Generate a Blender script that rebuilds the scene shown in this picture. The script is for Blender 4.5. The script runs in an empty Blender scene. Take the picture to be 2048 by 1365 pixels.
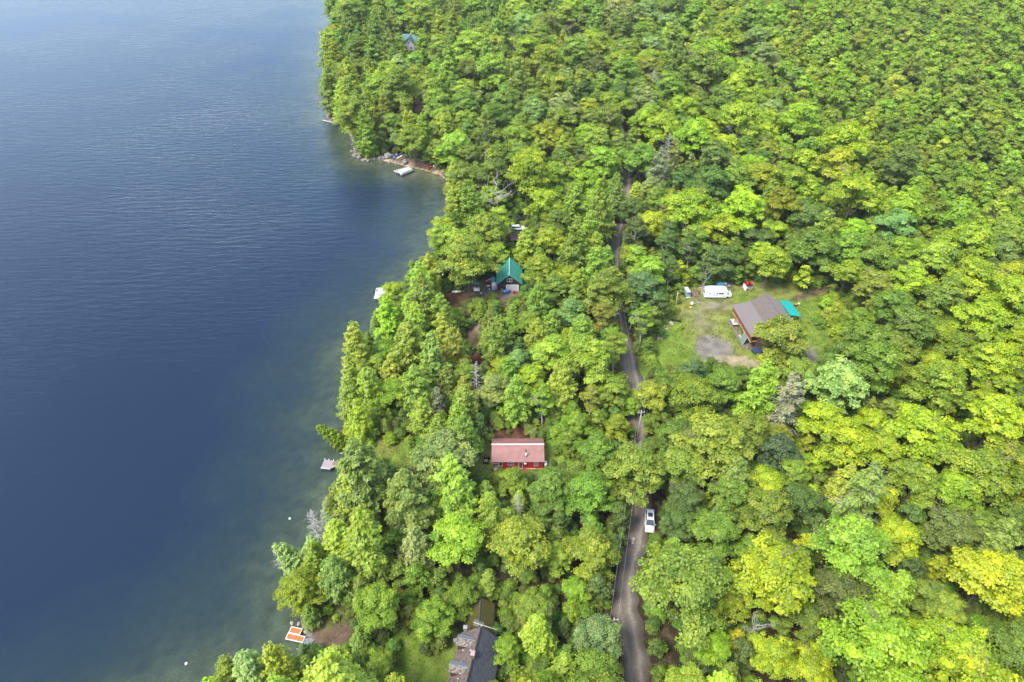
import bpy, bmesh, math, random
import numpy as np
from mathutils import Vector, Matrix, Euler

scene = bpy.context.scene
R = math.radians

# ------------------------------------------------------------------ camera
CAM_H, PITCH, FPX = 110.0, 38.0, 1365.0
cd = bpy.data.cameras.new("camera")
cd.sensor_width = 36.0
cd.lens = FPX / 2048.0 * 36.0
cd.clip_start, cd.clip_end = 1.0, 8000.0
cam = bpy.data.objects.new("camera", cd)
cam.location = (0, 0, CAM_H)
cam.rotation_euler = (R(90 - PITCH), 0, 0)
scene.collection.objects.link(cam)
scene.camera = cam

# ------------------------------------------------------------------ world
SUN_EL, SUN_AZ = 55.0, -128.0       # azimuth clockwise from +Y (the way the camera looks)
world = bpy.data.worlds.new("World")
scene.world = world
world.use_nodes = True
wn, wl = world.node_tree.nodes, world.node_tree.links
wn.clear()
w_out = wn.new("ShaderNodeOutputWorld")
w_bg = wn.new("ShaderNodeBackground")
w_bg.inputs[1].default_value = 0.14
sky = wn.new("ShaderNodeTexSky")
sky.sky_type = 'NISHITA'
sky.sun_disc = False
sky.sun_elevation = R(SUN_EL)
sky.sun_rotation = R(SUN_AZ)
sky.air_density = 1.0
sky.dust_density = 0.4
# broken cloud deck, seen mirrored in the lake
w_tc = wn.new("ShaderNodeTexCoord")
w_map = wn.new("ShaderNodeMapping"); w_map.inputs['Scale'].default_value = (1.0, 1.0, 2.2)
w_map.inputs['Location'].default_value = (0.35, 0.2, 0.1)
w_noise = wn.new("ShaderNodeTexNoise"); w_noise.inputs['Scale'].default_value = 1.7
w_noise.inputs['Detail'].default_value = 6.0
w_ramp = wn.new("ShaderNodeValToRGB")
w_ramp.color_ramp.elements[0].position = 0.40; w_ramp.color_ramp.elements[0].color = (0.25, 0.25, 0.25, 1)
w_ramp.color_ramp.elements[1].position = 0.66; w_ramp.color_ramp.elements[1].color = (0.85, 0.85, 0.85, 1)
w_mix = wn.new("ShaderNodeMixRGB")
w_mix.inputs[2].default_value = (4.3, 4.9, 6.0, 1)
wl.new(w_tc.outputs['Generated'], w_map.inputs[0]); wl.new(w_map.outputs[0], w_noise.inputs['Vector'])
wl.new(w_noise.outputs['Fac'], w_ramp.inputs[0]); wl.new(w_ramp.outputs[0], w_mix.inputs[0])
wl.new(sky.outputs[0], w_mix.inputs[1]); wl.new(w_mix.outputs[0], w_bg.inputs[0])
wl.new(w_bg.outputs[0], w_out.inputs[0])

sd = bpy.data.lights.new("sun", 'SUN')
sd.energy = 2.2
sd.angle = R(20.0)
sd.color = (1.0, 0.95, 0.86)
sun = bpy.data.objects.new("sun", sd)
_az, _el = R(SUN_AZ), R(SUN_EL)
_dir = Vector((math.sin(_az) * math.cos(_el), math.cos(_az) * math.cos(_el), math.sin(_el)))
sun.rotation_euler = _dir.to_track_quat('Z', 'Y').to_euler()
sun.location = _dir * 300
scene.collection.objects.link(sun)

scene.view_settings.view_transform = 'Standard'
scene.view_settings.look = 'None'
scene.view_settings.exposure = 1.5
scene.view_settings.gamma = 1.0
scene.render.engine = 'CYCLES'
scene.cycles.max_bounces = 6
scene.cycles.diffuse_bounces = 4
scene.cycles.glossy_bounces = 2
scene.cycles.transmission_bounces = 3
scene.cycles.transparent_max_bounces = 6
scene.cycles.caustics_reflective = False
scene.cycles.caustics_refractive = False

# ------------------------------------------------------------------ pixel <-> world
_t = R(PITCH)
FW = np.array([0, math.cos(_t), -math.sin(_t)])
UP = np.array([0, math.sin(_t), math.cos(_t)])
CP = np.array([0, 0, CAM_H])

def ray(x, y):
    return FW + np.array([1., 0, 0]) * ((x - 1024) / FPX) - UP * ((y - 682.5) / FPX)

def at_z(x, y, z=0.0):
    d = ray(x, y)
    return CP + d * ((z - CAM_H) / d[2])

def project(p):
    p = np.asarray(p, float) - CP
    zc = p @ FW
    return np.stack([1024 + FPX * p[..., 0] / zc, 682.5 - FPX * (p @ UP) / zc, zc], -1)

# shoreline in photo pixels, lake level, far to near; continued out of frame
SHORE_PX = [(700,-130),(672,-60),(662,-20),(664,15),(672,45),(668,75),(655,100),(648,150),(650,200),
 (655,238),(672,246),(694,252),(703,275),(708,300),(712,314),(735,321),(752,318),(790,326),(818,334),(850,341),(880,350),
 (895,362),(899,378),(896,400),(893,430),(885,465),(872,500),(856,535),(838,565),(818,590),(800,612),(780,640),
 (748,672),(728,705),(716,745),(706,790),(700,830),(697,860),(694,880),(699,905),(703,925),(698,950),(680,985),(664,1030),
 (650,1080),(634,1130),(616,1180),(604,1225),(603,1250),(618,1272),(622,1300),(600,1322),(540,1345),
 (470,1375),(400,1400),(310,1440),(120,1540)]
SH = np.array([at_z(x, y)[:2] for x, y in SHORE_PX])
SH = np.vstack([[SH[0][0] - 60, 2600], [SH[0][0] - 40, 1100], SH, [-60, 10], [-120, -40], [-260, -120], [-600, -400]])

def shore_dist(P):
    """signed distance to the shoreline, + on land"""
    P = np.atleast_2d(np.asarray(P, float))
    best = np.full(len(P), 1e9); sgn = np.ones(len(P))
    for a, b in zip(SH[:-1], SH[1:]):
        ab = b - a
        t = np.clip(((P - a) @ ab) / (ab @ ab), 0, 1)
        q = a + t[:, None] * ab
        d = np.hypot(*(P - q).T)
        cr = ab[0] * (P[:, 1] - a[1]) - ab[1] * (P[:, 0] - a[0])
        m = d < best - 1e-9
        best = np.where(m, d, best); sgn = np.where(m, np.where(cr > 0, 1, -1), sgn)
    return best * sgn

def _noise(x, y):
    return (np.sin(x * .11 + 1.3) * np.cos(y * .09 - .4) + .5 * np.sin(x * .23 - y * .19 + 2) + .35 * np.sin(x * .41 + y * .37)) / 1.85

def terrain(P):
    P = np.atleast_2d(np.asarray(P, float))
    d = shore_dist(P)
    land = 1.1 * (1 - np.exp(-np.maximum(d, 0) / 2.5)) + 0.032 * np.clip(d, 0, 500) + .25 * _noise(P[:, 0], P[:, 1]) * np.clip(d / 12, 0, 1)
    bed = np.maximum(np.minimum(d, 0) * 0.14, -7)
    return np.where(d >= 0, land, bed - .02)

def G(x, y, h=0.0):
    """point of the ground (plus h) seen at photo pixel x, y"""
    z = 3.0
    for _ in range(12):
        p = at_z(x, y, z + h)
        z = .4 * z + .6 * float(terrain(p[:2])[0])
    return at_z(x, y, z + h) - np.array([0, 0, h])

def ppm(p):                      # photo pixels per metre at a point
    return FPX / float((np.asarray(p, float) - CP) @ FW)

# ------------------------------------------------------------------ helpers
def link(o, parent=None):
    scene.collection.objects.link(o)
    if parent is not None:
        o.parent = parent
    return o

def tag(o, label=None, cat=None, group=None, kind=None):
    if label: o['label'] = label
    if cat: o['category'] = cat
    if group: o['group'] = group
    if kind: o['kind'] = kind
    return o

def empty(name, loc, rz=0.0, label=None, cat=None, group=None):
    o = bpy.data.objects.new(name, None)
    o.empty_display_size = 0.5
    o.location = loc; o.rotation_euler = (0, 0, rz)
    scene.collection.objects.link(o)
    return tag(o, label, cat, group)

def np_mesh(name, V, F, mats=(), smooth=False, attrs=None, midx=None):
    me = bpy.data.meshes.new(name)
    V = np.asarray(V, np.float32); F = np.asarray(F, np.int32)
    me.vertices.add(len(V)); me.vertices.foreach_set('co', V.ravel())
    n = F.shape[1]
    me.loops.add(F.size); me.loops.foreach_set('vertex_index', F.ravel())
    me.polygons.add(len(F))
    me.polygons.foreach_set('loop_start', np.arange(0, F.size, n, dtype=np.int32))
    me.polygons.foreach_set('loop_total', np.full(len(F), n, np.int32))
    if midx is not None: me.polygons.foreach_set('material_index', np.asarray(midx, np.int32))
    me.polygons.foreach_set('use_smooth', np.full(len(F), smooth))
    for m in mats: me.materials.append(m)
    me.update(calc_edges=True)
    if attrs:
        for k, (dom, typ, arr) in attrs.items():
            a = me.attributes.new(k, typ, dom)
            arr = np.asarray(arr, np.float32)
            a.data.foreach_set('color' if 'COLOR' in typ else ('vector' if typ == 'FLOAT_VECTOR' else 'value'), arr.ravel())
    return me

class MB:
    """collects simple shapes; build() links them as one mesh object"""
    def __init__(s): s.v = []; s.f = []; s.sm = []
    def add(s, vs, fs, smooth=False):
        o = len(s.v); s.v += [tuple(map(float, v)) for v in vs]
        s.f += [tuple(i + o for i in f) for f in fs]; s.sm += [smooth] * len(fs)
        return s
    def box(s, c, size, rz=0.0, rx=0.0, ry=0.0, bev=0.0):
        hx, hy, hz = [q / 2 for q in size]
        b = min(bev, hx * .9, hy * .9, hz * .9)
        M = Euler((rx, ry, rz)).to_matrix(); c = Vector(c)
        if b <= 0:
            vs = [(x, y, z) for z in (-hz, hz) for x, y in ((-hx, -hy), (hx, -hy), (hx, hy), (-hx, hy))]
            fs = [(0, 3, 2, 1), (4, 5, 6, 7), (0, 1, 5, 4), (1, 2, 6, 5), (2, 3, 7, 6), (3, 0, 4, 7)]
        else:
            def rg(x, y, z): return [(-x, -y + b, z), (-x + b, -y, z), (x - b, -y, z), (x, -y + b, z), (x, y - b, z), (x - b, y, z), (-x + b, y, z), (-x, y - b, z)]
            vs = rg(hx - b, hy - b, -hz) + rg(hx, hy, -hz + b) + rg(hx, hy, hz - b) + rg(hx - b, hy - b, hz)
            fs = [tuple(range(7, -1, -1)), tuple(range(24, 32))]
            for k in range(3):
                for i in range(8):
                    j = (i + 1) % 8
                    fs.append((k * 8 + i, k * 8 + j, k * 8 + 8 + j, k * 8 + 8 + i))
        return s.add([c + M @ Vector(v) for v in vs], fs)
    def prism(s, poly, y0, y1, axis='y'):
        """poly of (a,b) extruded; axis y: (x,z) ring, axis x: (y,z), axis z: (x,y)"""
        n = len(poly)
        def mk(a, b, t): return {'y': (a, t, b), 'x': (t, a, b), 'z': (a, b, t)}[axis]
        vs = [mk(a, b, y0) for a, b in poly] + [mk(a, b, y1) for a, b in poly]
        fs = [tuple(range(n)), tuple(range(2 * n - 1, n - 1, -1))] + [(i, i + n, (i + 1) % n + n, (i + 1) % n) for i in range(n)]
        return s.add(vs, fs)
    def tube(s, pts, rad, n=6, smooth=True):
        pts = [Vector(p) for p in pts]
        if not hasattr(rad, '__len__'): rad = [rad] * len(pts)
        vs = []; fs = []
        up = Vector((0.13, 0.21, 1)).normalized()
        for i, p in enumerate(pts):
            t = (pts[min(i + 1, len(pts) - 1)] - pts[max(i - 1, 0)]).normalized()
            a = t.cross(up)
            if a.length < 1e-3: a = t.cross(Vector((1, 0, 0)))
            a.normalize(); b = t.cross(a)
            for k in range(n):
                q = 2 * math.pi * k / n
                vs.append(p + (a * math.cos(q) + b * math.sin(q)) * rad[i])
        for i in range(len(pts) - 1):
            for k in range(n):
                fs.append((i * n + k, i * n + (k + 1) % n, (i + 1) * n + (k + 1) % n, (i + 1) * n + k))
        m = (len(pts) - 1) * n
        fs += [tuple(range(n - 1, -1, -1)), tuple(range(m, m + n))]
        return s.add(vs, fs, smooth)
    def lathe(s, prof, c=(0, 0, 0), n=12, axis='z', rz=0.0):
        vs = []; fs = []
        for r, h in prof:
            for k in range(n):
                q = 2 * math.pi * k / n
                v = Vector((r * math.cos(q), r * math.sin(q), h))
                if axis == 'x': v = Vector((v.z, v.x, v.y))
                if axis == 'y': v = Vector((v.x, v.z, v.y))
                v = Matrix.Rotation(rz, 3, 'Z') @ v
                vs.append(v + Vector(c))
        for i in range(len(prof) - 1):
            for k in range(n):
                fs.append((i * n + k, i * n + (k + 1) % n, (i + 1) * n + (k + 1) % n, (i + 1) * n + k))
        fs += [tuple(range(n - 1, -1, -1)), tuple(range((len(prof) - 1) * n, len(prof) * n))]
        return s.add(vs, fs, True)
    def loft(s, rings, closed=True, cap=True, smooth=True):
        n = len(rings[0]); vs = [v for r in rings for v in r]; fs = []
        for i in range(len(rings) - 1):
            for k in range(n if closed else n - 1):
                fs.append((i * n + k, i * n + (k + 1) % n, (i + 1) * n + (k + 1) % n, (i + 1) * n + k))
        if cap: fs += [tuple(range(n - 1, -1, -1)), tuple(range((len(rings) - 1) * n, len(rings) * n))]
        return s.add(vs, fs, smooth)
    def blob(s, c, r, seed=0, rough=.25, n=9):
        rnd = random.Random(seed); ph = [rnd.uniform(0, 6.28) for _ in range(6)]
        rings = []
        for i in range(1, n):
            t = math.pi * i / n
            ring = []
            for k in range(n + 3):
                q = 2 * math.pi * k / (n + 3)
                m = 1 + rough * (math.sin(2 * q + ph[0] + t * 2) * .5 + math.sin(3 * q + ph[1] - t * 3) * .4 + rnd.uniform(-.35, .35))
                ring.append((c[0] + r[0] * math.sin(t) * math.cos(q) * m, c[1] + r[1] * math.sin(t) * math.sin(q) * m, c[2] - r[2] * math.cos(t) * m))
            rings.append(ring)
        return s.loft(rings, smooth=False)
    def build(s, name, mat, parent=None):
        me = bpy.data.meshes.new(name)
        me.from_pydata(s.v, [], s.f)
        me.polygons.foreach_set('use_smooth', s.sm)
        me.materials.append(mat)
        bm = bmesh.new(); bm.from_mesh(me)
        bmesh.ops.recalc_face_normals(bm, faces=bm.faces); bm.to_mesh(me); bm.free()
        me.update()
        return link(bpy.data.objects.new(name, me), parent)

# ------------------------------------------------------------------ materials
def nodes(m):
    m.use_nodes = True
    nt = m.node_tree; nt.nodes.clear()
    o = nt.nodes.new('ShaderNodeOutputMaterial')
    return nt, nt.nodes, nt.links, o

_mc = {}
def mat(name, col, rough=.7, var=.18, scale=3.0, metal=0.0, bump=.0, stretch=(1, 1, 1), col2=None, spec=.3, coord='Object', detail=4):
    """plain procedural surface: two tones mixed by noise, optional bump"""
    if name in _mc: return _mc[name]
    m = bpy.data.materials.new(name); nt, N, L, out = nodes(m)
    b = N.new('ShaderNodeBsdfPrincipled'); L.new(b.outputs[0], out.inputs[0])
    b.inputs['Roughness'].default_value = rough; b.inputs['Metallic'].default_value = metal
    b.inputs['Specular IOR Level'].default_value = spec
    tc = N.new('ShaderNodeTexCoord'); mp = N.new('ShaderNodeMapping'); mp.inputs['Scale'].default_value = stretch
    nz = N.new('ShaderNodeTexNoise'); nz.inputs['Scale'].default_value = scale; nz.inputs['Detail'].default_value = detail
    L.new(tc.outputs[coord], mp.inputs[0]); L.new(mp.outputs[0], nz.inputs['Vector'])
    mx = N.new('ShaderNodeMixRGB')
    c2 = col2 if col2 else tuple(c * (1 + var) for c in col)
    c1 = col if col2 else tuple(c * (1 - var) for c in col)
    mx.inputs[1].default_value = (*c1, 1); mx.inputs[2].default_value = (*[min(c, .9) for c in c2], 1)
    rp = N.new('ShaderNodeMapRange'); rp.inputs[1].default_value = .35; rp.inputs[2].default_value = .65
    L.new(nz.outputs['Fac'], rp.inputs[0]); L.new(rp.outputs[0], mx.inputs[0]); L.new(mx.outputs[0], b.inputs['Base Color'])
    if bump:
        bp = N.new('ShaderNodeBump'); bp.inputs['Strength'].default_value = bump; bp.inputs['Distance'].default_value = .05
        L.new(nz.outputs['Fac'], bp.inputs['Height']); L.new(bp.outputs[0], b.inputs['Normal'])
    _mc[name] = m
    return m

def foliage_mat(name, needle=False):
    m = bpy.data.materials.new(name); nt, N, L, out = nodes(m)
    at = N.new('ShaderNodeAttribute'); at.attribute_type = 'INSTANCER'; at.attribute_name = 'tint'
    lv = N.new('ShaderNodeAttribute'); lv.attribute_type = 'GEOMETRY'; lv.attribute_name = 'leaf'
    # per-clump shift of tone: some clumps yellower and lighter, some bluer and darker
    mr = N.new('ShaderNodeMapRange'); mr.inputs[3].default_value = .6; mr.inputs[4].default_value = 1.42
    L.new(lv.outputs['Fac'], mr.inputs[0])
    mul = N.new('ShaderNodeVectorMath'); mul.operation = 'SCALE'
    hr_ = N.new('ShaderNodeMapRange'); hr_.inputs[3].default_value = .86; hr_.inputs[4].default_value = 1.14
    L.new(lv.outputs['Fac'], hr_.inputs[0])
    cx = N.new('ShaderNodeCombineXYZ'); cx.inputs[1].default_value = 1; cx.inputs[2].default_value = 1; L.new(hr_.outputs[0], cx.inputs[0])
    hm = N.new('ShaderNodeVectorMath'); hm.operation = 'MULTIPLY'; L.new(at.outputs['Vector'], hm.inputs[0]); L.new(cx.outputs[0], hm.inputs[1])
    L.new(hm.outputs[0], mul.inputs[0]); L.new(mr.outputs[0], mul.inputs['Scale'])
    df = N.new('ShaderNodeBsdfDiffuse'); tr = N.new('ShaderNodeBsdfTranslucent'); mx = N.new('ShaderNodeMixShader')
    gl = N.new('ShaderNodeBsdfGlossy'); gl.inputs['Roughness'].default_value = .45; gl.inputs['Color'].default_value = (.9, .95, .9, 1)
    yel = N.new('ShaderNodeVectorMath'); yel.operation = 'MULTIPLY'; yel.inputs[1].default_value = (1.15, 1.1, .5)
    L.new(mul.outputs[0], df.inputs[0]); L.new(mul.outputs[0], yel.inputs[0]); L.new(yel.outputs[0], tr.inputs[0])
    mx.inputs[0].default_value = .30 if needle else .44
    L.new(df.outputs[0], mx.inputs[1]); L.new(tr.outputs[0], mx.inputs[2])
    m2 = N.new('ShaderNodeMixShader'); m2.inputs[0].default_value = .03
    L.new(mx.outputs[0], m2.inputs[1]); L.new(gl.outputs[0], m2.inputs[2]); L.new(m2.outputs[0], out.inputs[0])
    return m

M_LEAF = foliage_mat('broad_leaves')
M_NEED = foliage_mat('needles', True)
M_BARK = mat('grey_bark', (.16, .13, .105), .9, .3, 6, stretch=(1, 1, .3))
M_BIRCH = mat('pale_bark', (.46, .42, .36), .8, .25, 5, col2=(.62, .6, .54), stretch=(1, 1, 2))
M_DEAD = mat('weathered_dead_wood', (.44, .41, .37), .9, .25, 5)
# ------------------------------------------------------------------ terrain and cover
def axis_steps(lo, c0, c1, hi, step, growth=1.12):
    core = list(np.arange(c0, c1 + .01, step)); s = step; a = c0; left = []
    while a > lo: s *= growth; a -= s; left.append(a)
    s = step; a = c1; right = []
    while a < hi: s *= growth; a += s; right.append(a)
    return np.array(left[::-1] + core + right)

# land cover blobs: photo pixel centre, half sizes in metres (across, away), rotation, colour, softness
C_GRASS = (.120, .175, .022); C_DRY = (.165, .18, .042); C_GRAV = (.17, .15, .125); C_DIRT = (.105, .072, .046)
C_MULCH = (.085, .035, .022); C_SAND = (.30, .21, .13); C_FLOOR = (.040, .030, .016); C_MOSS = (.075, .085, .02); C_TAN = (.29, .235, .14)
COVER = [
 # yard of the brown house
 (1440,655,20,34,0,C_GRASS,3),(1560,610,26,18,0,C_GRASS,3),(1340,700,7,14,0,C_GRASS,2),(1620,680,9,28,0,C_GRASS,3),(1500,590,22,9,0,C_GRASS,2),
 (1300,735,7,9,0,C_GRASS,2),(1560,760,16,8,0,C_GRASS,2),(1530,570,11,6,0,C_DRY,2),(1570,578,8,5,0,C_DRY,2),
 (1420,610,8,6,.2,C_DRY,3),(1408,645,5.5,12,0,C_DRY,4),(1455,700,5,6,0,C_DRY,2),(1400,630,5,8,0,C_DRY,3),
 (1428,700,4.6,6.0,.0,C_GRAV,1.2),(1405,645,2.2,5,.2,(.17,.16,.08),3),(1428,612,4,2.5,0,(.185,.165,.10),3),(1480,724,5.5,2.2,-.25,C_TAN,.9),(1610,712,3,6,0,C_GRAV,1.5),
 (1600,597,7.5,.6,.35,C_DIRT,.5),(1615,590,7.5,.6,.35,C_DIRT,.5),(1650,578,6,.8,.3,C_DIRT,.5),
 # driveway to the road
 (1268,757,3.2,3,0,C_GRAV,1),(1290,742,4,3,.4,C_GRASS,1),
 # green roofed house
 (965,596,17,9,0,C_DIRT,2.5),(910,600,5,4,0,C_MULCH,3),(930,575,9,2.5,0,C_MOSS,2),(940,605,4,2,0,C_MOSS,1.5),(1000,590,5,2,0,(.2,.16,.12),1),
 (952,660,1.6,9,0,C_SAND,1),(948,700,2.5,8,0,C_DIRT,1.5),(950,720,4,4,0,C_MULCH,2),
 # parked cars behind it
 (1037,470,5,9,0,C_DIRT,2),(1040,446,5,3,0,C_DRY,1.5),
 # red cabin
 (1035,912,13,8,0,C_GRASS,2),(1045,868,10,3,0,C_MULCH,2),(950,875,6,4,0,C_MULCH,2),(800,905,13,4,0,C_GRASS,2.5),(965,905,2.5,6,0,C_DRY,1.5),(1035,965,10,5,0,C_GRASS,2),
 (750,900,5,3,0,C_DRY,1.5),(1110,880,5,5,0,C_GRASS,2),
 # south clearing
 (660,1255,5.5,5.5,0,C_DIRT,2),(650,1210,3,3,0,C_MULCH,2),(790,1160,6,7,0,C_MULCH,2.5),(680,1190,4,3,0,C_MULCH,2),
 (845,1310,6.5,8,0,C_GRASS,2),(900,1240,4,6,0,C_MOSS,1.5),(860,1340,6,7,0,C_GRASS,2),(1010,1330,5,9,0,C_MOSS,2),(640,1220,2.5,3,0,C_MOSS,1.5),(795,1205,3,3,0,C_MULCH,2),
 (670,1230,3,2,0,C_MOSS,1.2),
 # beach
 (765,316,3.5,1.6,0,C_SAND,.8),(800,322,6,3.0,-.2,C_SAND,1),(835,332,7,2.6,-.45,C_SAND,1),(868,344,5,2.4,-.5,C_SAND,1),(815,318,7,3,-.2,C_DIRT,1.5),(850,333,6,3.5,-.4,C_DIRT,1.2),
 # far house
 (815,92,9,6,0,C_MULCH,3),(850,110,6,6,0,C_GRASS,3)]

xs = axis_steps(-1400, -75, 150, 1500, 1.0); ys = axis_steps(-150, 44, 250, 2400, 1.0)
gx, gy = np.meshgrid(xs, ys)
gp = np.stack([gx.ravel(), gy.ravel()], 1)
dist = shore_dist(gp); gz = terrain(gp)
col = np.tile(np.array(C_FLOOR), (len(gp), 1))
rs = np.random.RandomState(3)
jit = rs.uniform(-.35, .35, len(gp)) + .6 * _noise(gp[:, 0] * 5, gp[:, 1] * 5)
_cov = [(px, py, a, b, r_, c, s_, G(px, py)) for px, py, a, b, r_, c, s_ in COVER]
for px, py, a, b, r_, c, s_, q in _cov:
    dx, dy = gp[:, 0] - q[0], gp[:, 1] - q[1]
    u = dx * math.cos(r_) + dy * math.sin(r_); v = -dx * math.sin(r_) + dy * math.cos(r_)
    e = np.hypot(u / a, v / b)
    dd = (1 - e) * min(a, b) + jit * min(1.0, s_)
    w = np.clip(dd / s_ + .5, 0, 1)[:, None]
    col = col * (1 - w) + np.array(c) * w
# rocky margin and lake bed
sandy = np.zeros(len(gp))
for px, py, a, b, r_, c, s_, q in _cov:
    if c is C_SAND: sandy = np.maximum(sandy, np.clip(1.6 - np.hypot(gp[:, 0] - q[0], gp[:, 1] - q[1]) / (a + 8), 0, 1))
wm = np.clip(1 - dist / 1.5, 0, 1)[:, None] * (1 - sandy[:, None])
col = col * (1 - wm) + np.array((.13, .105, .08)) * wm
bed = (dist < 0)[:, None]
bcol = np.array((.26, .26, .165)) * (1 + .25 * jit[:, None]) * (1 - sandy[:, None]) + np.array((.42, .33, .20)) * sandy[:, None]
col = np.where(bed, bcol, col)
nx_, ny_ = len(xs), len(ys)
idx = np.arange(nx_ * ny_).reshape(ny_, nx_)
F = np.stack([idx[:-1, :-1], idx[:-1, 1:], idx[1:, 1:], idx[1:, :-1]], -1).reshape(-1, 4)

def ground_mat():
    m = bpy.data.materials.new('ground_cover'); nt, N, L, out = nodes(m)
    b = N.new('ShaderNodeBsdfPrincipled'); b.inputs['Roughness'].default_value = .95; b.inputs['Specular IOR Level'].default_value = .1
    L.new(b.outputs[0], out.inputs[0])
    at = N.new('ShaderNodeAttribute'); at.attribute_name = 'cover'
    tc = N.new('ShaderNodeTexCoord')
    n1 = N.new('ShaderNodeTexNoise'); n1.inputs['Scale'].default_value = .45; n1.inputs['Detail'].default_value = 8
    n2 = N.new('ShaderNodeTexNoise'); n2.inputs['Scale'].default_value = 4.0; n2.inputs['Detail'].default_value = 5; n2.inputs['Roughness'].default_value = .7
    L.new(tc.outputs['Object'], n1.inputs['Vector']); L.new(tc.outputs['Object'], n2.inputs['Vector'])
    r1 = N.new('ShaderNodeMapRange'); r1.inputs[1].default_value = .3; r1.inputs[2].default_value = .7; r1.inputs[3].default_value = .6; r1.inputs[4].default_value = 1.4
    r2 = N.new('ShaderNodeMapRange'); r2.inputs[1].default_value = .3; r2.inputs[2].default_value = .7; r2.inputs[3].default_value = .6; r2.inputs[4].default_value = 1.4
    L.new(n1.outputs['Fac'], r1.inputs[0]); L.new(n2.outputs['Fac'], r2.inputs[0])
    mu = N.new('ShaderNodeMath'); mu.operation = 'MULTIPLY'; L.new(r1.outputs[0], mu.inputs[0]); L.new(r2.outputs[0], mu.inputs[1])
    sc = N.new('ShaderNodeVectorMath'); sc.operation = 'SCALE'; L.new(at.outputs['Color'], sc.inputs[0]); L.new(mu.outputs[0], sc.inputs['Scale'])
    # brown litter breaking through
    n3 = N.new('ShaderNodeTexNoise'); n3.inputs['Scale'].default_value = .9; n3.inputs['Detail'].default_value = 6
    L.new(tc.outputs['Object'], n3.inputs['Vector'])
    r3 = N.new('ShaderNodeMapRange'); r3.inputs[1].default_value = .54; r3.inputs[2].default_value = .68; r3.inputs[4].default_value = .45
    L.new(n3.outputs['Fac'], r3.inputs[0])
    mx = N.new('ShaderNodeMixRGB'); mx.inputs[2].default_value = (.16, .125, .07, 1)
    L.new(r3.outputs[0], mx.inputs[0]); L.new(sc.outputs[0], mx.inputs[1]); L.new(mx.outputs[0], b.inputs['Base Color'])
    bp = N.new('ShaderNodeBump'); bp.inputs['Strength'].default_value = .6; bp.inputs['Distance'].default_value = .12
    L.new(n2.outputs['Fac'], bp.inputs['Height']); L.new(bp.outputs[0], b.inputs['Normal'])
    return m
me = np_mesh('ground', np.column_stack([gp, gz]), F, [ground_mat()], True,
             {'cover': ('POINT', 'FLOAT_COLOR', np.column_stack([col, np.ones(len(col))]))})
ground = link(bpy.data.objects.new('ground', me)); tag(ground, kind='structure')

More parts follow.
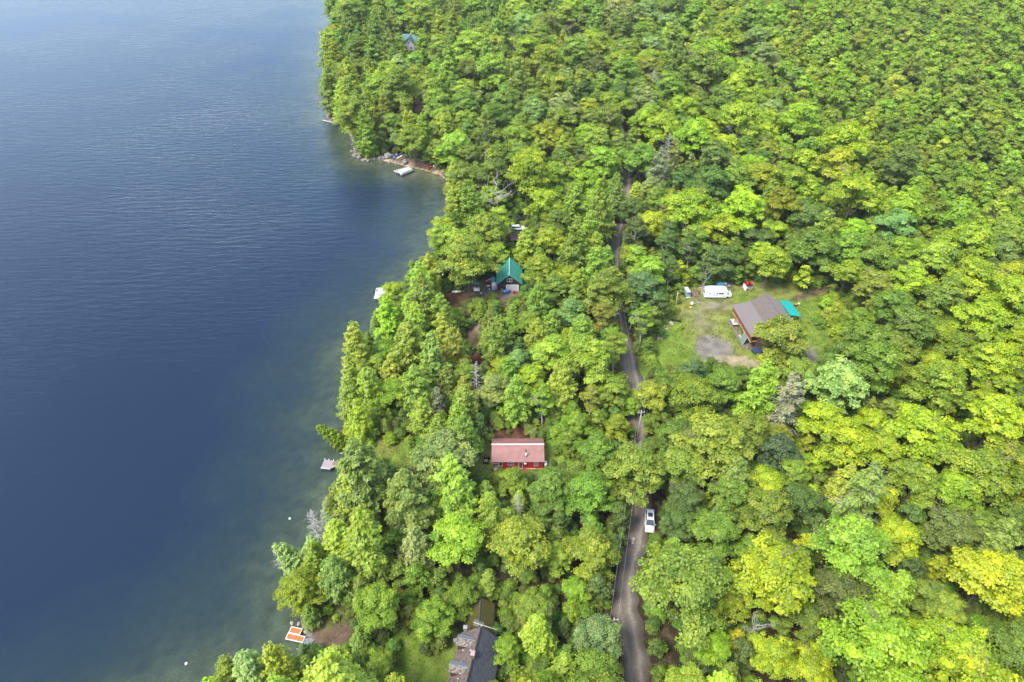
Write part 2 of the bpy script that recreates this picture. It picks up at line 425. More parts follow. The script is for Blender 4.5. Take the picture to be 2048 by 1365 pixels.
# ------------------------------------------------------------------ lake
wx = axis_steps(-1400, -150, 0, 60, 3.0); wy = axis_steps(-150, 40, 330, 2400, 3.0)
ax_, ay_ = np.meshgrid(wx, wy); wp = np.stack([ax_.ravel(), ay_.ravel()], 1)
wd = -shore_dist(wp)
ii = np.arange(len(wp)).reshape(len(wy), len(wx))
WF = np.stack([ii[:-1, :-1], ii[:-1, 1:], ii[1:, 1:], ii[1:, :-1]], -1).reshape(-1, 4)
WF = WF[(wd[WF] > -9).any(1)]
def water_mat():
    m = bpy.data.materials.new('lake_water'); nt, N, L, out = nodes(m)
    tc = N.new('ShaderNodeTexCoord')
    at = N.new('ShaderNodeAttribute'); at.attribute_name = 'offshore'
    # how much of the bed still shows, broken up by drifts of weed
    nz = N.new('ShaderNodeTexNoise'); nz.inputs['Scale'].default_value = .06; nz.inputs['Detail'].default_value = 6
    L.new(tc.outputs['Object'], nz.inputs['Vector'])
    ad = N.new('ShaderNodeMath'); ad.operation = 'MULTIPLY_ADD'; ad.inputs[1].default_value = 26; ad.inputs[2].default_value = -13
    L.new(nz.outputs['Fac'], ad.inputs[0])
    sm = N.new('ShaderNodeMath'); sm.operation = 'ADD'; L.new(at.outputs['Fac'], sm.inputs[0]); L.new(ad.outputs[0], sm.inputs[1])
    cr = N.new('ShaderNodeValToRGB'); e = cr.color_ramp.elements
    mr = N.new('ShaderNodeMapRange'); mr.inputs[1].default_value = -4; mr.inputs[2].default_value = 32
    L.new(sm.outputs[0], mr.inputs[0]); L.new(mr.outputs[0], cr.inputs[0])
    e[0].position = 0; e[0].color = (.10, .10, .10, 1); e[1].position = 1; e[1].color = (.985, .985, .985, 1)
    k = e.new(.25); k.color = (.36, .36, .36, 1); k = e.new(.6); k.color = (.78, .78, .78, 1)
    # body colour: grey green over the shelf, navy out in the lake
    cc = N.new('ShaderNodeValToRGB'); e = cc.color_ramp.elements
    e[0].position = 0.05; e[0].color = (.040, .052, .042, 1); e[1].position = 1; e[1].color = (.0068, .0165, .0350, 1)
    k = e.new(.45); k.color = (.016, .034, .040, 1)
    L.new(mr.outputs[0], cc.inputs[0])
    df = N.new('ShaderNodeBsdfDiffuse'); L.new(cc.outputs[0], df.inputs[0])
    tr = N.new('ShaderNodeBsdfTransparent'); tr.inputs[0].default_value = (.62, .72, .66, 1)
    body = N.new('ShaderNodeMixShader'); L.new(cr.outputs[0], body.inputs[0]); L.new(tr.outputs[0], body.inputs[1]); L.new(df.outputs[0], body.inputs[2])
    gl = N.new('ShaderNodeBsdfGlossy'); gl.inputs['Roughness'].default_value = .09; gl.inputs['Color'].default_value = (.62, .74, .88, 1)
    fr = N.new('ShaderNodeFresnel'); fr.inputs['IOR'].default_value = 1.333
    # ripples: two crossing wave trains plus chop
    mp = N.new('ShaderNodeMapping'); mp.inputs['Rotation'].default_value = (0, 0, R(-14)); mp.inputs['Scale'].default_value = (.22, 1, 1)
    L.new(tc.outputs['Object'], mp.inputs[0])
    wv = N.new('ShaderNodeTexNoise'); wv.inputs['Scale'].default_value = .62; wv.inputs['Detail'].default_value = 4; wv.inputs['Roughness'].default_value = .55
    L.new(mp.outputs[0], wv.inputs['Vector'])
    ch = N.new('ShaderNodeTexNoise'); ch.inputs['Scale'].default_value = 2.2; ch.inputs['Detail'].default_value = 3
    L.new(mp.outputs[0], ch.inputs['Vector'])
    s2 = N.new('ShaderNodeMath'); s2.operation = 'MULTIPLY_ADD'; s2.inputs[1].default_value = .3
    L.new(ch.outputs['Fac'], s2.inputs[0]); L.new(wv.outputs['Fac'], s2.inputs[2])
    # wind lanes: patches where the chop is stronger
    wz = N.new('ShaderNodeTexNoise'); wz.inputs['Scale'].default_value = .012; wz.inputs['Detail'].default_value = 3
    L.new(tc.outputs['Object'], wz.inputs['Vector'])
    wr = N.new('ShaderNodeMapRange'); wr.inputs[1].default_value = .35; wr.inputs[2].default_value = .65; wr.inputs[3].default_value = .35; wr.inputs[4].default_value = 1.1
    L.new(wz.outputs['Fac'], wr.inputs[0])
    sx = N.new('ShaderNodeSeparateXYZ'); L.new(tc.outputs['Object'], sx.inputs[0])      # the near water lies in the lee of the wooded shore
    le = N.new('ShaderNodeMapRange'); le.inputs[1].default_value = 60; le.inputs[2].default_value = 190; le.inputs[3].default_value = .25; le.inputs[4].default_value = .62
    L.new(sx.outputs['Y'], le.inputs[0])
    lm = N.new('ShaderNodeMath'); lm.operation = 'MULTIPLY'; L.new(le.outputs[0], lm.inputs[0]); L.new(wr.outputs[0], lm.inputs[1])
    bp = N.new('ShaderNodeBump'); bp.inputs['Distance'].default_value = .62; L.new(lm.outputs[0], bp.inputs['Strength'])
    L.new(s2.outputs[0], bp.inputs['Height'])
    L.new(bp.outputs[0], gl.inputs['Normal']); L.new(bp.outputs[0], fr.inputs['Normal'])
    mx = N.new('ShaderNodeMixShader'); L.new(fr.outputs[0], mx.inputs[0]); L.new(body.outputs[0], mx.inputs[1]); L.new(gl.outputs[0], mx.inputs[2])
    L.new(mx.outputs[0], out.inputs[0])
    return m
me = np_mesh('lake', np.column_stack([wp, np.full(len(wp), 0.0)]), WF, [water_mat()], True, {'offshore': ('POINT', 'FLOAT', wd)})
lake = link(bpy.data.objects.new('lake', me)); tag(lake, kind='structure')

# ------------------------------------------------------------------ roads
def smooth_path(pts, n=6):
    P = [np.array(p, float) for p in pts]; P = [2 * P[0] - P[1]] + P + [2 * P[-1] - P[-2]]; out = []
    for i in range(1, len(P) - 2):
        for k in range(n):
            t = k / n
            out.append(.5 * ((2 * P[i]) + (-P[i - 1] + P[i + 1]) * t + (2 * P[i - 1] - 5 * P[i] + 4 * P[i + 1] - P[i + 2]) * t * t + (-P[i - 1] + 3 * P[i] - 3 * P[i + 1] + P[i + 2]) * t ** 3))
    out.append(P[-2]); return out

ROAD_PX = [(1300,1560),(1285,1440),(1272,1350),(1264,1290),(1253,1230),(1249,1190),(1255,1140),(1268,1090),(1279,1035),(1283,980),(1281,930),(1279,880),(1277,840),(1272,800),
           (1265,755),(1252,700),(1239,650),(1234,600),(1231,560),(1229,512),(1236,463),(1246,410),(1254,360),(1252,310),(1235,250),(1205,200),(1168,155),(1152,125),(1143,80),(1135,30),(1122,-30),(1100,-90)]
ROAD = smooth_path([G(x, y)[:2] for x, y in ROAD_PX], 8)
def road_mat():
    m = bpy.data.materials.new('dirt_road'); nt, N, L, out = nodes(m)
    b = N.new('ShaderNodeBsdfPrincipled'); b.inputs['Roughness'].default_value = .9; b.inputs['Specular IOR Level'].default_value = .15
    L.new(b.outputs[0], out.inputs[0])
    uv = N.new('ShaderNodeAttribute'); uv.attribute_name = 'across'
    tc = N.new('ShaderNodeTexCoord')
    nz = N.new('ShaderNodeTexNoise'); nz.inputs['Scale'].default_value = .5; nz.inputs['Detail'].default_value = 8; nz.inputs['Roughness'].default_value = .65
    L.new(tc.outputs['Object'], nz.inputs['Vector'])
    # wheel tracks: lighter packed lines
    cr = N.new('ShaderNodeValToRGB'); e = cr.color_ramp.elements
    e[0].position = 0; e[0].color = (.070, .052, .040, 1); e[1].position = 1; e[1].color = (.075, .058, .044, 1)
    for p, c in ((.12, (.095, .076, .060)), (.3, (.165, .136, .108)), (.42, (.125, .103, .082)), (.55, (.15, .124, .10)), (.68, (.21, .18, .15)), (.78, (.12, .10, .081)), (.9, (.085, .069, .055))):
        k = e.new(p); k.color = (*c, 1)
    dn = N.new('ShaderNodeMath'); dn.operation = 'MULTIPLY_ADD'; dn.inputs[1].default_value = .22; L.new(nz.outputs['Fac'], dn.inputs[0])
    sb = N.new('ShaderNodeMath'); sb.operation = 'SUBTRACT'; sb.inputs[1].default_value = .11
    L.new(uv.outputs['Fac'], dn.inputs[2]); L.new(dn.outputs[0], sb.inputs[0]); L.new(sb.outputs[0], cr.inputs[0])
    n2 = N.new('ShaderNodeTexNoise'); n2.inputs['Scale'].default_value = 5; n2.inputs['Detail'].default_value = 6
    L.new(tc.outputs['Object'], n2.inputs['Vector'])
    r2 = N.new('ShaderNodeMapRange'); r2.inputs[1].default_value = .3; r2.inputs[2].default_value = .7; r2.inputs[3].default_value = .8; r2.inputs[4].default_value = 1.35
    L.new(n2.outputs['Fac'], r2.inputs[0])
    sc = N.new('ShaderNodeVectorMath'); sc.operation = 'SCALE'; L.new(cr.outputs[0], sc.inputs[0]); L.new(r2.outputs[0], sc.inputs['Scale'])
    L.new(sc.outputs[0], b.inputs['Base Color'])
    bp = N.new('ShaderNodeBump'); bp.inputs['Strength'].default_value = .5; bp.inputs['Distance'].default_value = .05
    L.new(n2.outputs['Fac'], bp.inputs['Height']); L.new(bp.outputs[0], b.inputs['Normal'])
    return m
K = 9; V = []; A = []
for i, p in enumerate(ROAD):
    t = ROAD[min(i + 1, len(ROAD) - 1)] - ROAD[max(i - 1, 0)]; t /= np.hypot(*t); nrm = np.array([t[1], -t[0]])
    for k in range(K):
        u = k / (K - 1) * 2 - 1
        q = p + nrm * u * (2.25 + .3 * math.sin(i * .7) * (1 if u > 0 else -1))
        V.append((q[0], q[1])); A.append(k / (K - 1))
V = np.array(V); z = terrain(V) + .10 - .07 * np.abs(np.array(A) * 2 - 1) ** 4
FI = np.arange(len(V)).reshape(-1, K)
RF = np.stack([FI[:-1, :-1], FI[:-1, 1:], FI[1:, 1:], FI[1:, :-1]], -1).reshape(-1, 4)
me = np_mesh('dirt_road', np.column_stack([V, z]), RF, [road_mat()], True, {'across': ('POINT', 'FLOAT', A)})
road = link(bpy.data.objects.new('road', me)); tag(road, kind='structure')
# ------------------------------------------------------------------ tree kinds
def leaf_quads(C, Nn, size, rnd, aspect=1.0, dirs=None):
    """one quad per centre, facing Nn"""
    n = len(C)
    Nn = Nn / np.maximum(np.linalg.norm(Nn, axis=1, keepdims=True), 1e-6)
    if dirs is None: dirs = rnd.normal(size=(n, 3))
    a = np.cross(Nn, dirs); a /= np.maximum(np.linalg.norm(a, axis=1, keepdims=True), 1e-6)
    b = np.cross(Nn, a)
    s = size * rnd.uniform(.65, 1.25, (n, 1)) * .5
    a = a * s; b = b * s * aspect
    bend = Nn * s * .35
    V = np.stack([C - b * 1.15, C + a + bend, C + b * 1.15, C - a + bend], 1).reshape(-1, 3)
    return V

def limb_tubes(paths, n=5):
    V = []; F = []; off = 0
    for pts, rads in paths:
        pts = np.asarray(pts, float); m = len(pts)
        T = np.gradient(pts, axis=0); T /= np.linalg.norm(T, axis=1, keepdims=True) + 1e-9
        a = np.cross(T, [0.31, 0.17, 0.93]); bad = np.linalg.norm(a, axis=1) < .1
        a[bad] = np.cross(T[bad], [1, 0, 0]); a /= np.linalg.norm(a, axis=1, keepdims=True); b = np.cross(T, a)
        q = np.arange(n) / n * 2 * np.pi
        ring = pts[:, None] + (a[:, None] * np.cos(q)[None, :, None] + b[:, None] * np.sin(q)[None, :, None]) * np.asarray(rads)[:, None, None]
        V.append(ring.reshape(-1, 3))
        i = (np.arange(m - 1)[:, None] * n + np.arange(n)[None]); j = (np.arange(m - 1)[:, None] * n + (np.arange(n)[None] + 1) % n)
        F.append(np.stack([i, j, j + n, i + n], -1).reshape(-1, 4) + off); off += m * n
    return np.vstack(V), np.vstack(F)

def wander(p0, p1, rnd, k=5, amp=.08):
    p0, p1 = np.asarray(p0, float), np.asarray(p1, float); t = np.linspace(0, 1, k)[:, None]
    L = np.linalg.norm(p1 - p0)
    off = rnd.normal(size=(k, 3)) * amp * L * np.sin(t * np.pi)
    return p0 + (p1 - p0) * t + off

def build_leaf_mesh(name, V, leafv, mat_):
    F = np.arange(len(V)).reshape(-1, 4)
    return np_mesh(name, V, F, [mat_], False, {'leaf': ('POINT', 'FLOAT', np.repeat(leafv, 4))})

def broadleaf(seed, lobes=9, spread=.5, base=.34, tall=1.0, leaf=.027, bare=0, tufts=17, per=78, trunk_mat=None, open_=0.0, up=.55, tuft_r=.068):
    """unit-height tree: returns (crown mesh, trunk mesh). spread = crown radius / height"""
    rnd = np.random.RandomState(seed)
    Cs, Ns, Lv = [], [], []
    limbs = []
    top = np.array([rnd.uniform(-.03, .03), rnd.uniform(-.03, .03), .86])
    trunk = wander([0, 0, -.03], top * [1, 1, .86], rnd, 7, .018)
    limbs.append((trunk, np.linspace(.017, .005, 7)))
    lobe = [(top, .19 * spread * 2, .12)]
    for i in range(lobes):
        tier = (i + .5) / lobes
        q = i * 2.399 + rnd.uniform(-.4, .4)
        rr = spread * (.50 + .26 * math.sin(math.pi * min(1, tier * 1.15))) * rnd.uniform(.75, 1.12)
        zz = base + .08 + (0.90 - base - .10) * tier ** .9 + rnd.uniform(-.04, .04)
        rr *= (1.0 - .45 * max(0, tier - .45) / .55)
        c = np.array([math.cos(q) * rr, math.sin(q) * rr, zz])
        lobe.append((c, spread * rnd.uniform(.32, .50), spread * rnd.uniform(.24, .36)))
    for c, r, rz in lobe:
        st = np.array([0, 0, max(base * .75, c[2] - .28 + rnd.uniform(-.04, .04))])
        limbs.append((wander(st, c, rnd, 5, .07), np.linspace(.0075, .0028, 5)))
        nt = int(tufts * (r / (spread * .4)) ** 1.4) + 3
        for k in range(nt):
            d = rnd.normal(size=3); d[2] = abs(d[2]) * 1.1 - .35; d /= np.linalg.norm(d)
            if rnd.rand() < open_: continue
            tc = c + d * [r, r, rz] * rnd.uniform(.55, 1.22)
            tr = tuft_r * rnd.uniform(.45, 1.45) * (spread / .38) ** .5
            lvl = np.clip(rnd.normal(.5, .22), 0, 1)
            n = int(per * rnd.uniform(.7, 1.2))
            e = rnd.normal(size=(n, 3)); e /= np.linalg.norm(e, axis=1, keepdims=True)
            e[:, 2] = np.where(e[:, 2] < -.25, -e[:, 2], e[:, 2])
            P = tc + e * [tr, tr, tr * .55] * (rnd.uniform(.45, 1.15, (n, 1)) + (rnd.rand(n, 1) < .12) * rnd.uniform(0, .6, (n, 1)))
            N_ = e * .7 + d * .45 + np.array([0, 0, up]) + rnd.normal(size=(n, 3)) * .38
            Cs.append(P); Ns.append(N_); Lv.append(np.clip(lvl + rnd.normal(size=n) * .13, 0, 1))
            if rnd.rand() < .22:
                limbs.append((wander(c - [0, 0, r * .4], tc, rnd, 3, .05), np.linspace(.0028, .001, 3)))
    for i in range(bare):                       # bare grey twigs standing out of the crown
        q = rnd.uniform(0, 6.28); c, r, rz = lobe[rnd.randint(len(lobe))]
        for j in range(7):
            e = c + np.array([math.cos(q) * r, math.sin(q) * r, rz * 1.2]) * rnd.uniform(.9, 1.5) + rnd.normal(size=3) * .045
            limbs.append((wander(c, e, rnd, 4, .1), np.linspace(.0045, .0012, 4)))
    C = np.vstack(Cs); N_ = np.vstack(Ns); lv = np.concatenate(Lv)
    V = leaf_quads(C, N_, leaf, rnd)
    cm = build_leaf_mesh('crown', V, lv, M_LEAF)
    tv, tf = limb_tubes(limbs)
    tm = np_mesh('trunk', tv, tf, [trunk_mat or M_BARK], True)
    return cm, tm

def conifer(seed, r0=.26, base=.12, top_pow=.8, whorls=46, per=9, droop=.12, leaf=.03, bare=0.0, ragged=.25, trunk_mat=None, dead=False):
    rnd = np.random.RandomState(seed)
    limbs = [(wander([0, 0, -.03], [rnd.uniform(-.02, .02), rnd.uniform(-.02, .02), .97], rnd, 8, .008), np.linspace(.014, .002, 8))]
    Cs, Ns, Ds, Lv = [], [], [], []
    for w in range(whorls):
        t = (w + .5) / whorls
        z = base + (.985 - base) * t
        Lr = r0 * (1 - t) ** top_pow * (1 if t > .12 else .72) + .012
        m = max(4, int(per * (1 - t * .45)))
        for k in range(m):
            q = rnd.uniform(0, 6.283)
            L_ = Lr * rnd.uniform(1 - ragged * 1.6, 1 + ragged * .7)
            rise = rnd.uniform(.0, .25) + t * .55
            tip = np.array([math.cos(q) * L_, math.sin(q) * L_, z + L_ * (rise - droop * 2)])
            st = np.array([0, 0, z])
            isdead = dead or rnd.rand() < bare * (1.3 - t)
            path = wander(st, tip, rnd, 4, .04); path[1:, 2] += L_ * droop * np.array([.5, .6, .25])
            if isdead or k % 3 == 0: limbs.append((path, np.linspace(.0036, .001, 4)))
            if isdead:
                for j in range(3):
                    s = path[rnd.randint(1, 4)]; limbs.append((np.stack([s, s + rnd.normal(size=3) * .03 * (1 if not dead else .9)]), [.0014, .0006]))
                continue
            n = max(8, int(46 * L_ / r0 + 8))
            u = rnd.uniform(.22, 1.05, n) ** .8
            P = np.stack([np.interp(u, [0, .333, .667, 1.05], path[:, a]) for a in range(3)], 1)
            side = np.array([-math.sin(q), math.cos(q), 0])
            wd_ = .38 * L_ * (1.12 - u) + .016
            sgn = rnd.uniform(-1, 1, n)
            P = P + side * (sgn * wd_)[:, None] + np.array([0, 0, 1]) * (-np.abs(sgn) * wd_ * .25 + rnd.normal(size=n) * .012)[:, None]
            D = np.array([math.cos(q), math.sin(q), -.25])[None] + side[None] * sgn[:, None] * 1.3 + rnd.normal(size=(n, 3)) * .55
            Nn = np.array([0, 0, 1.0])[None] + np.array([math.cos(q), math.sin(q), 0])[None] * .35 + rnd.normal(size=(n, 3)) * .33
            Cs.append(P); Ds.append(D); Ns.append(Nn)
            Lv.append(np.clip(.35 + .3 * u + rnd.normal() * .13 + rnd.normal(size=n) * .1, 0, 1))
    tv, tf = limb_tubes(limbs, 4)
    tm = np_mesh('trunk', tv, tf, [trunk_mat or M_BARK], True)
    if dead: return None, tm
    C = np.vstack(Cs); N_ = np.vstack(Ns); D = np.vstack(Ds); lv = np.concatenate(Lv)
    # long thin sprays laid along the branch
    n = len(C); N_ /= np.linalg.norm(N_, axis=1, keepdims=True); D -= N_ * (D * N_).sum(1, keepdims=True); D /= np.linalg.norm(D, axis=1, keepdims=True)
    S = np.cross(N_, D); s = leaf * rnd.uniform(.7, 1.3, (n, 1))
    V = np.stack([C - D * s * .62, C + S * s * .34 , C + D * s * .62 - N_ * s * .15, C - S * s * .34], 1).reshape(-1, 3)
    return build_leaf_mesh('crown', V, lv, M_NEED), tm

def dead_broad(seed):
    rnd = np.random.RandomState(seed); limbs = []
    limbs.append((wander([0, 0, -.03], [.02, .01, .75], rnd, 7, .02), np.linspace(.014, .004, 7)))
    for i in range(14):
        q = rnd.uniform(0, 6.28); z0 = rnd.uniform(.35, .72); L_ = rnd.uniform(.15, .32)
        tip = np.array([math.cos(q) * L_, math.sin(q) * L_, z0 + rnd.uniform(.12, .3)])
        p = wander([0, 0, z0], tip, rnd, 5, .07); limbs.append((p, np.linspace(.006, .0015, 5)))
        for j in range(5):
            s = p[rnd.randint(2, 5)]; limbs.append((wander(s, s + rnd.normal(size=3) * .06 + [0, 0, .05], rnd, 3, .1), np.linspace(.0022, .0007, 3)))
    tv, tf = limb_tubes(limbs, 4)
    return None, np_mesh('trunk', tv, tf, [M_DEAD], True)

# KIND: list of (crown, trunk) unit-height meshes and the crown radius / height each was built with
LIB = {}
LIB['maple'] = [(broadleaf(100 + i, lobes=8 + i % 4, spread=.36 + .02 * (i % 3), base=.36, bare=(0, 0, 1, 0, 2, 1)[i], tufts=(18, 15, 17)[i % 3], open_=(.0, .16, .08)[i % 3]), .40) for i in range(6)]
LIB['round'] = [(broadleaf(200 + i, lobes=10, spread=.34, base=.26, tufts=20, per=74, leaf=.024, bare=(0, 0, 1, 0)[i], tuft_r=.06), .37) for i in range(4)]
LIB['birch'] = [(broadleaf(300 + i, lobes=9, spread=.23, base=.30, tufts=16, per=64, leaf=.020, tuft_r=.05, trunk_mat=M_BIRCH, bare=(0, 1, 1)[i], open_=.1), .26) for i in range(3)]
LIB['bush'] = [(broadleaf(400 + i, lobes=8, spread=.55, base=.02, tufts=10, per=30, leaf=.075, tuft_r=.13), .6) for i in range(3)]
LIB['hemlock'] = [(conifer(500 + i, r0=.27, base=.14, top_pow=.62, leaf=.030, bare=(.05, .0, .12, .0)[i], ragged=.45), .27) for i in range(4)]
LIB['cedar'] = [(conifer(600 + i, r0=.245, base=.05, top_pow=.6, whorls=46, per=10, leaf=.026, droop=.05, ragged=.5), .2) for i in range(3)]
LIB['sparse'] = [(conifer(700 + i, r0=.24, base=.22, top_pow=.7, whorls=34, per=8, leaf=.030, bare=.5, ragged=.4, trunk_mat=M_DEAD), .24) for i in range(2)]
LIB['snag'] = [(conifer(800, r0=.2, base=.15, whorls=22, per=6, dead=True, trunk_mat=M_DEAD, top_pow=.7), .2), (dead_broad(801), .3), (dead_broad(802), .3)]
LIB['young'] = [(broadleaf(900 + i, lobes=9, spread=.27, base=.12, tufts=9, per=34, leaf=.042, tuft_r=.07, up=.35), .3) for i in range(4)]

# tones (leaf colour)
TONE = {
 'Y': (.390, .490, .016), 'y': (.325, .440, .020), 'L': (.305, .420, .034), 'g': (.222, .325, .030), 'G': (.275, .405, .024),
 'D': (.148, .235, .036), 'B': (.165, .265, .080), 'P': (.320, .450, .110), 'O': (.210, .290, .045), 'o': (.290, .385, .028),
 'c': (.190, .285, .038), 'R': (.30, .27, .02), 'w': (.25, .26, .12)}
TONE_WORD = {'Y': 'bright yellow-green', 'y': 'yellow-green', 'L': 'light green', 'g': 'mid green', 'G': 'fresh bright green', 'D': 'dark green',
 'B': 'bluish green', 'P': 'pale green', 'O': 'olive green', 'o': 'golden olive', 'c': 'deep olive green', 'R': 'rusty yellow', 'w': 'greyish pale'}
KIND_WORD = {'maple': 'maple', 'round': 'broadleaf tree', 'birch': 'birch', 'bush': 'bush', 'hemlock': 'hemlock', 'cedar': 'cedar', 'sparse': 'half-bare spruce', 'snag': 'dead tree', 'young': 'young tree'}
KIND_NAME = {'maple': 'maple_tree', 'round': 'broadleaf_tree', 'birch': 'birch_tree', 'bush': 'bush', 'hemlock': 'conifer_tree', 'cedar': 'cedar_tree', 'sparse': 'spruce_tree', 'snag': 'dead_tree', 'young': 'young_tree'}
SHORT = {'m': 'maple', 'r': 'round', 'b': 'birch', 'u': 'bush', 'h': 'hemlock', 'c': 'cedar', 's': 'sparse', 'x': 'snag'}
RATIO = {'maple': .40, 'round': .37, 'birch': .25, 'bush': .6, 'hemlock': .25, 'cedar': .225, 'sparse': .23, 'snag': .22, 'young': .3}
CZ = {'maple': .68, 'round': .63, 'birch': .62, 'bush': .4, 'hemlock': .55, 'cedar': .5, 'sparse': .55, 'snag': .6, 'young': .55}

# trees one can pick out in the photo: crown centre x, y, crown width in photo pixels, kind, tone
HAND = '''
1262 862 46 r G;1300 846 48 r g;1258 905 44 r g;1303 800 46 r L;1262 812 40 r G;1296 935 40 r g
1655 612 34 u y;1672 622 36 u y;1688 634 34 u L;1668 642 34 u y;1684 655 36 u y;1700 650 34 u L;1655 628 26 u L;1676 670 36 u y;1694 676 34 u y;1664 600 30 u y;1640 650 20 u g;1632 640 18 u g
1302 722 26 u L;1312 742 30 u g;1290 720 20 u L;1360 655 14 u y;1352 620 16 u y;1356 603 14 u g;1110 870 30 u L;1120 895 30 u y;1098 862 22 u g;1130 880 30 u L
735 890 26 u L;780 880 30 u y;700 870 22 u g;760 925 26 u y;820 885 24 u L;845 895 22 u L;800 870 26 u g;655 1222 20 u L;640 1230 16 u g;672 1238 16 u L
1546 1149 146 m Y;1707 1101 150 r L;1792 1077 96 m Y;1761 1292 185 m y;1543 1309 85 m Y;1621 1345 95 m Y;1427 1299 70 m y;1979 1155 150 m Y
1911 1300 135 m Y;1887 1225 85 r L;1785 1190 85 h o;1904 1070 110 r D;1996 1087 80 h O;1826 968 105 r G;1724 995 100 s O;1598 1009 90 r D
1533 975 70 m Y;1461 985 80 r g;1635 924 50 m Y;1962 944 130 m y;1911 985 100 m y;2030 1302 120 r g;1621 1250 75 r g;1414 1132 50 b P
1434 1063 90 r g;1461 1206 75 m y;1860 1200 80 r g;1391 796 105 m y;1350 877 80 r g;1425 891 140 r L;1435 923 65 m Y;1362 935 95 r g
1520 781 100 h o;1574 806 80 s w;1675 774 120 m P;1643 838 90 m Y;1692 886 110 m Y;1555 906 80 r B;1587 950 70 r g;1528 965 75 m Y;1465 960 75 h O
1301 896 60 r g;1301 789 65 m L;1447 772 75 r g;1820 660 100 r g;1750 730 105 r g;1960 640 110 m Y;1890 600 90 r L;1985 730 110 m Y;1880 770 120 m y;1790 700 80 r L
1990 840 120 m Y;1840 860 120 m Y;1760 900 90 m y;1790 620 80 r g;1720 640 80 m o
621 975 62 h P;720 950 130 h O;705 993 70 c o;888 913 120 m P;903 972 95 h L;815 1005 105 h O;731 1085 105 h o;830 1092 68 h P
914 1078 115 m o;1042 1090 125 m o;1024 962 58 r o;1104 979 90 r g;1196 909 85 r g;1177 990 95 r g;1185 1107 105 r G;1115 1118 66 m G;1155 1184 60 r G
590 1182 92 r y;566 1112 48 c P;628 1118 55 h o;753 1210 112 r G;862 1240 82 r G;925 1195 64 r G;1067 1224 85 r L;1075 1268 70 h o;1196 1275 125 r P
1130 1338 60 h o;1013 1301 75 r G;756 1330 55 m o;676 1334 90 h L;555 1335 100 c y;500 1345 80 h P;594 1303 38 h B;460 1350 70 c o;760 1130 60 r o
779 590 58 m y;846 600 70 h g;724 650 58 c o;775 640 60 h y;833 648 58 h L;882 628 55 h g;962 622 56 h o;1020 615 48 h g;1078 606 55 h g
1017 652 45 m G;1143 625 60 r P;1136 673 42 m Y;1059 650 55 r o;1207 640 60 b o;1230 700 60 b o;1001 736 46 m Y;1062 757 66 m y;988 780 68 r P;875 805 42 s w
791 782 66 m y;740 785 58 c o;682 766 44 c o;1123 770 68 h L;930 750 58 r g;930 812 60 h g;1230 785 70 r L;866 715 66 s O;820 695 76 h L;769 702 50 m G
714 699 60 c o;907 698 60 h L;720 843 78 c y;846 834 56 h L;1155 850 60 r G;1235 855 55 r y;690 720 40 c o;700 800 50 c g;660 868 26 c y;755 730 45 r o
1378 416 98 m Y;1301 448 68 m Y;1486 419 92 m Y;1549 463 58 m Y;1708 387 102 m Y;1803 416 88 m y;1676 327 80 m Y;1575 359 75 m y;1501 333 60 m Y
1428 317 70 r D;1333 492 48 b D;1390 480 62 r g;1286 578 72 r B;1273 520 48 b L;1327 257 78 m Y;1480 238 88 m y;1597 241 80 m y;1543 228 58 r P;1692 280 88 m Y
1803 333 80 r D;1628 500 85 r g;1700 500 80 r g;1440 520 60 r D;1520 480 60 m D;1570 530 60 h g;1660 560 60 r y;1750 520 80 r L;1480 545 50 r D;1400 545 50 r g
1340 540 40 b D;1870 520 90 m L;1950 560 100 m Y;1820 560 80 m y;2010 480 70 r L;1286 640 50 b g;1298 690 42 r g;1262 600 30 r g;1345 700 1 u g
1092 124 78 m y;1114 171 68 m y;1193 285 70 m L;1044 60 72 r P;905 48 42 m L;1120 222 68 r P;759 178 70 m o;990 352 74 r g;1092 273 68 m y;1171 365 68 m Y
790 279 34 m P;848 267 38 c G;879 308 34 r G;917 286 52 m L;700 165 45 c o;655 110 46 c o;660 160 40 r o;720 90 60 h c;780 100 50 h c;760 50 50 h c;850 40 50 h c
960 80 55 r L;1000 120 60 r g;940 150 60 r g;870 150 45 r L;1010 200 60 r g;930 220 60 r g;970 270 60 b g;1040 260 60 r L;1060 330 70 r y;1090 410 80 m Y;1110 350 60 m y
890 480 70 m L;870 560 1 u g;940 410 60 h g;1000 440 46 b L;1080 540 70 m y;1110 580 60 r g;1100 480 66 m y;950 470 52 s o;910 420 46 c o;1180 470 60 h g;1190 540 60 h g;1150 420 60 h g
1180 410 50 m y;1150 500 60 c g;860 530 50 r L;1564 682 104 r L;1240 380 1 u g;1285 470 40 r g;1300 380 50 r P;1270 400 34 c L;1318 340 50 s w
'''
SNAGS = [(953, 752, 46, 0), (630, 1052, 62, 0), (643, 1040, 50, 2), (556, 1110, 44, 0), (990, 395, 60, 1), (1042, 95, 46, 1), (955, 200, 30, 1), (1318, 165, 40, 2), (1476, 262, 44, 2),
         (1335, 300, 44, 0), (1432, 1050, 40, 1), (1645, 1070, 36, 1), (1510, 1255, 40, 2), (1690, 760, 60, 2), (1785, 1120, 40, 1), (1148, 630, 28, 0), (1910, 1290, 1, 0), (1035, 1010, 30, 0)]

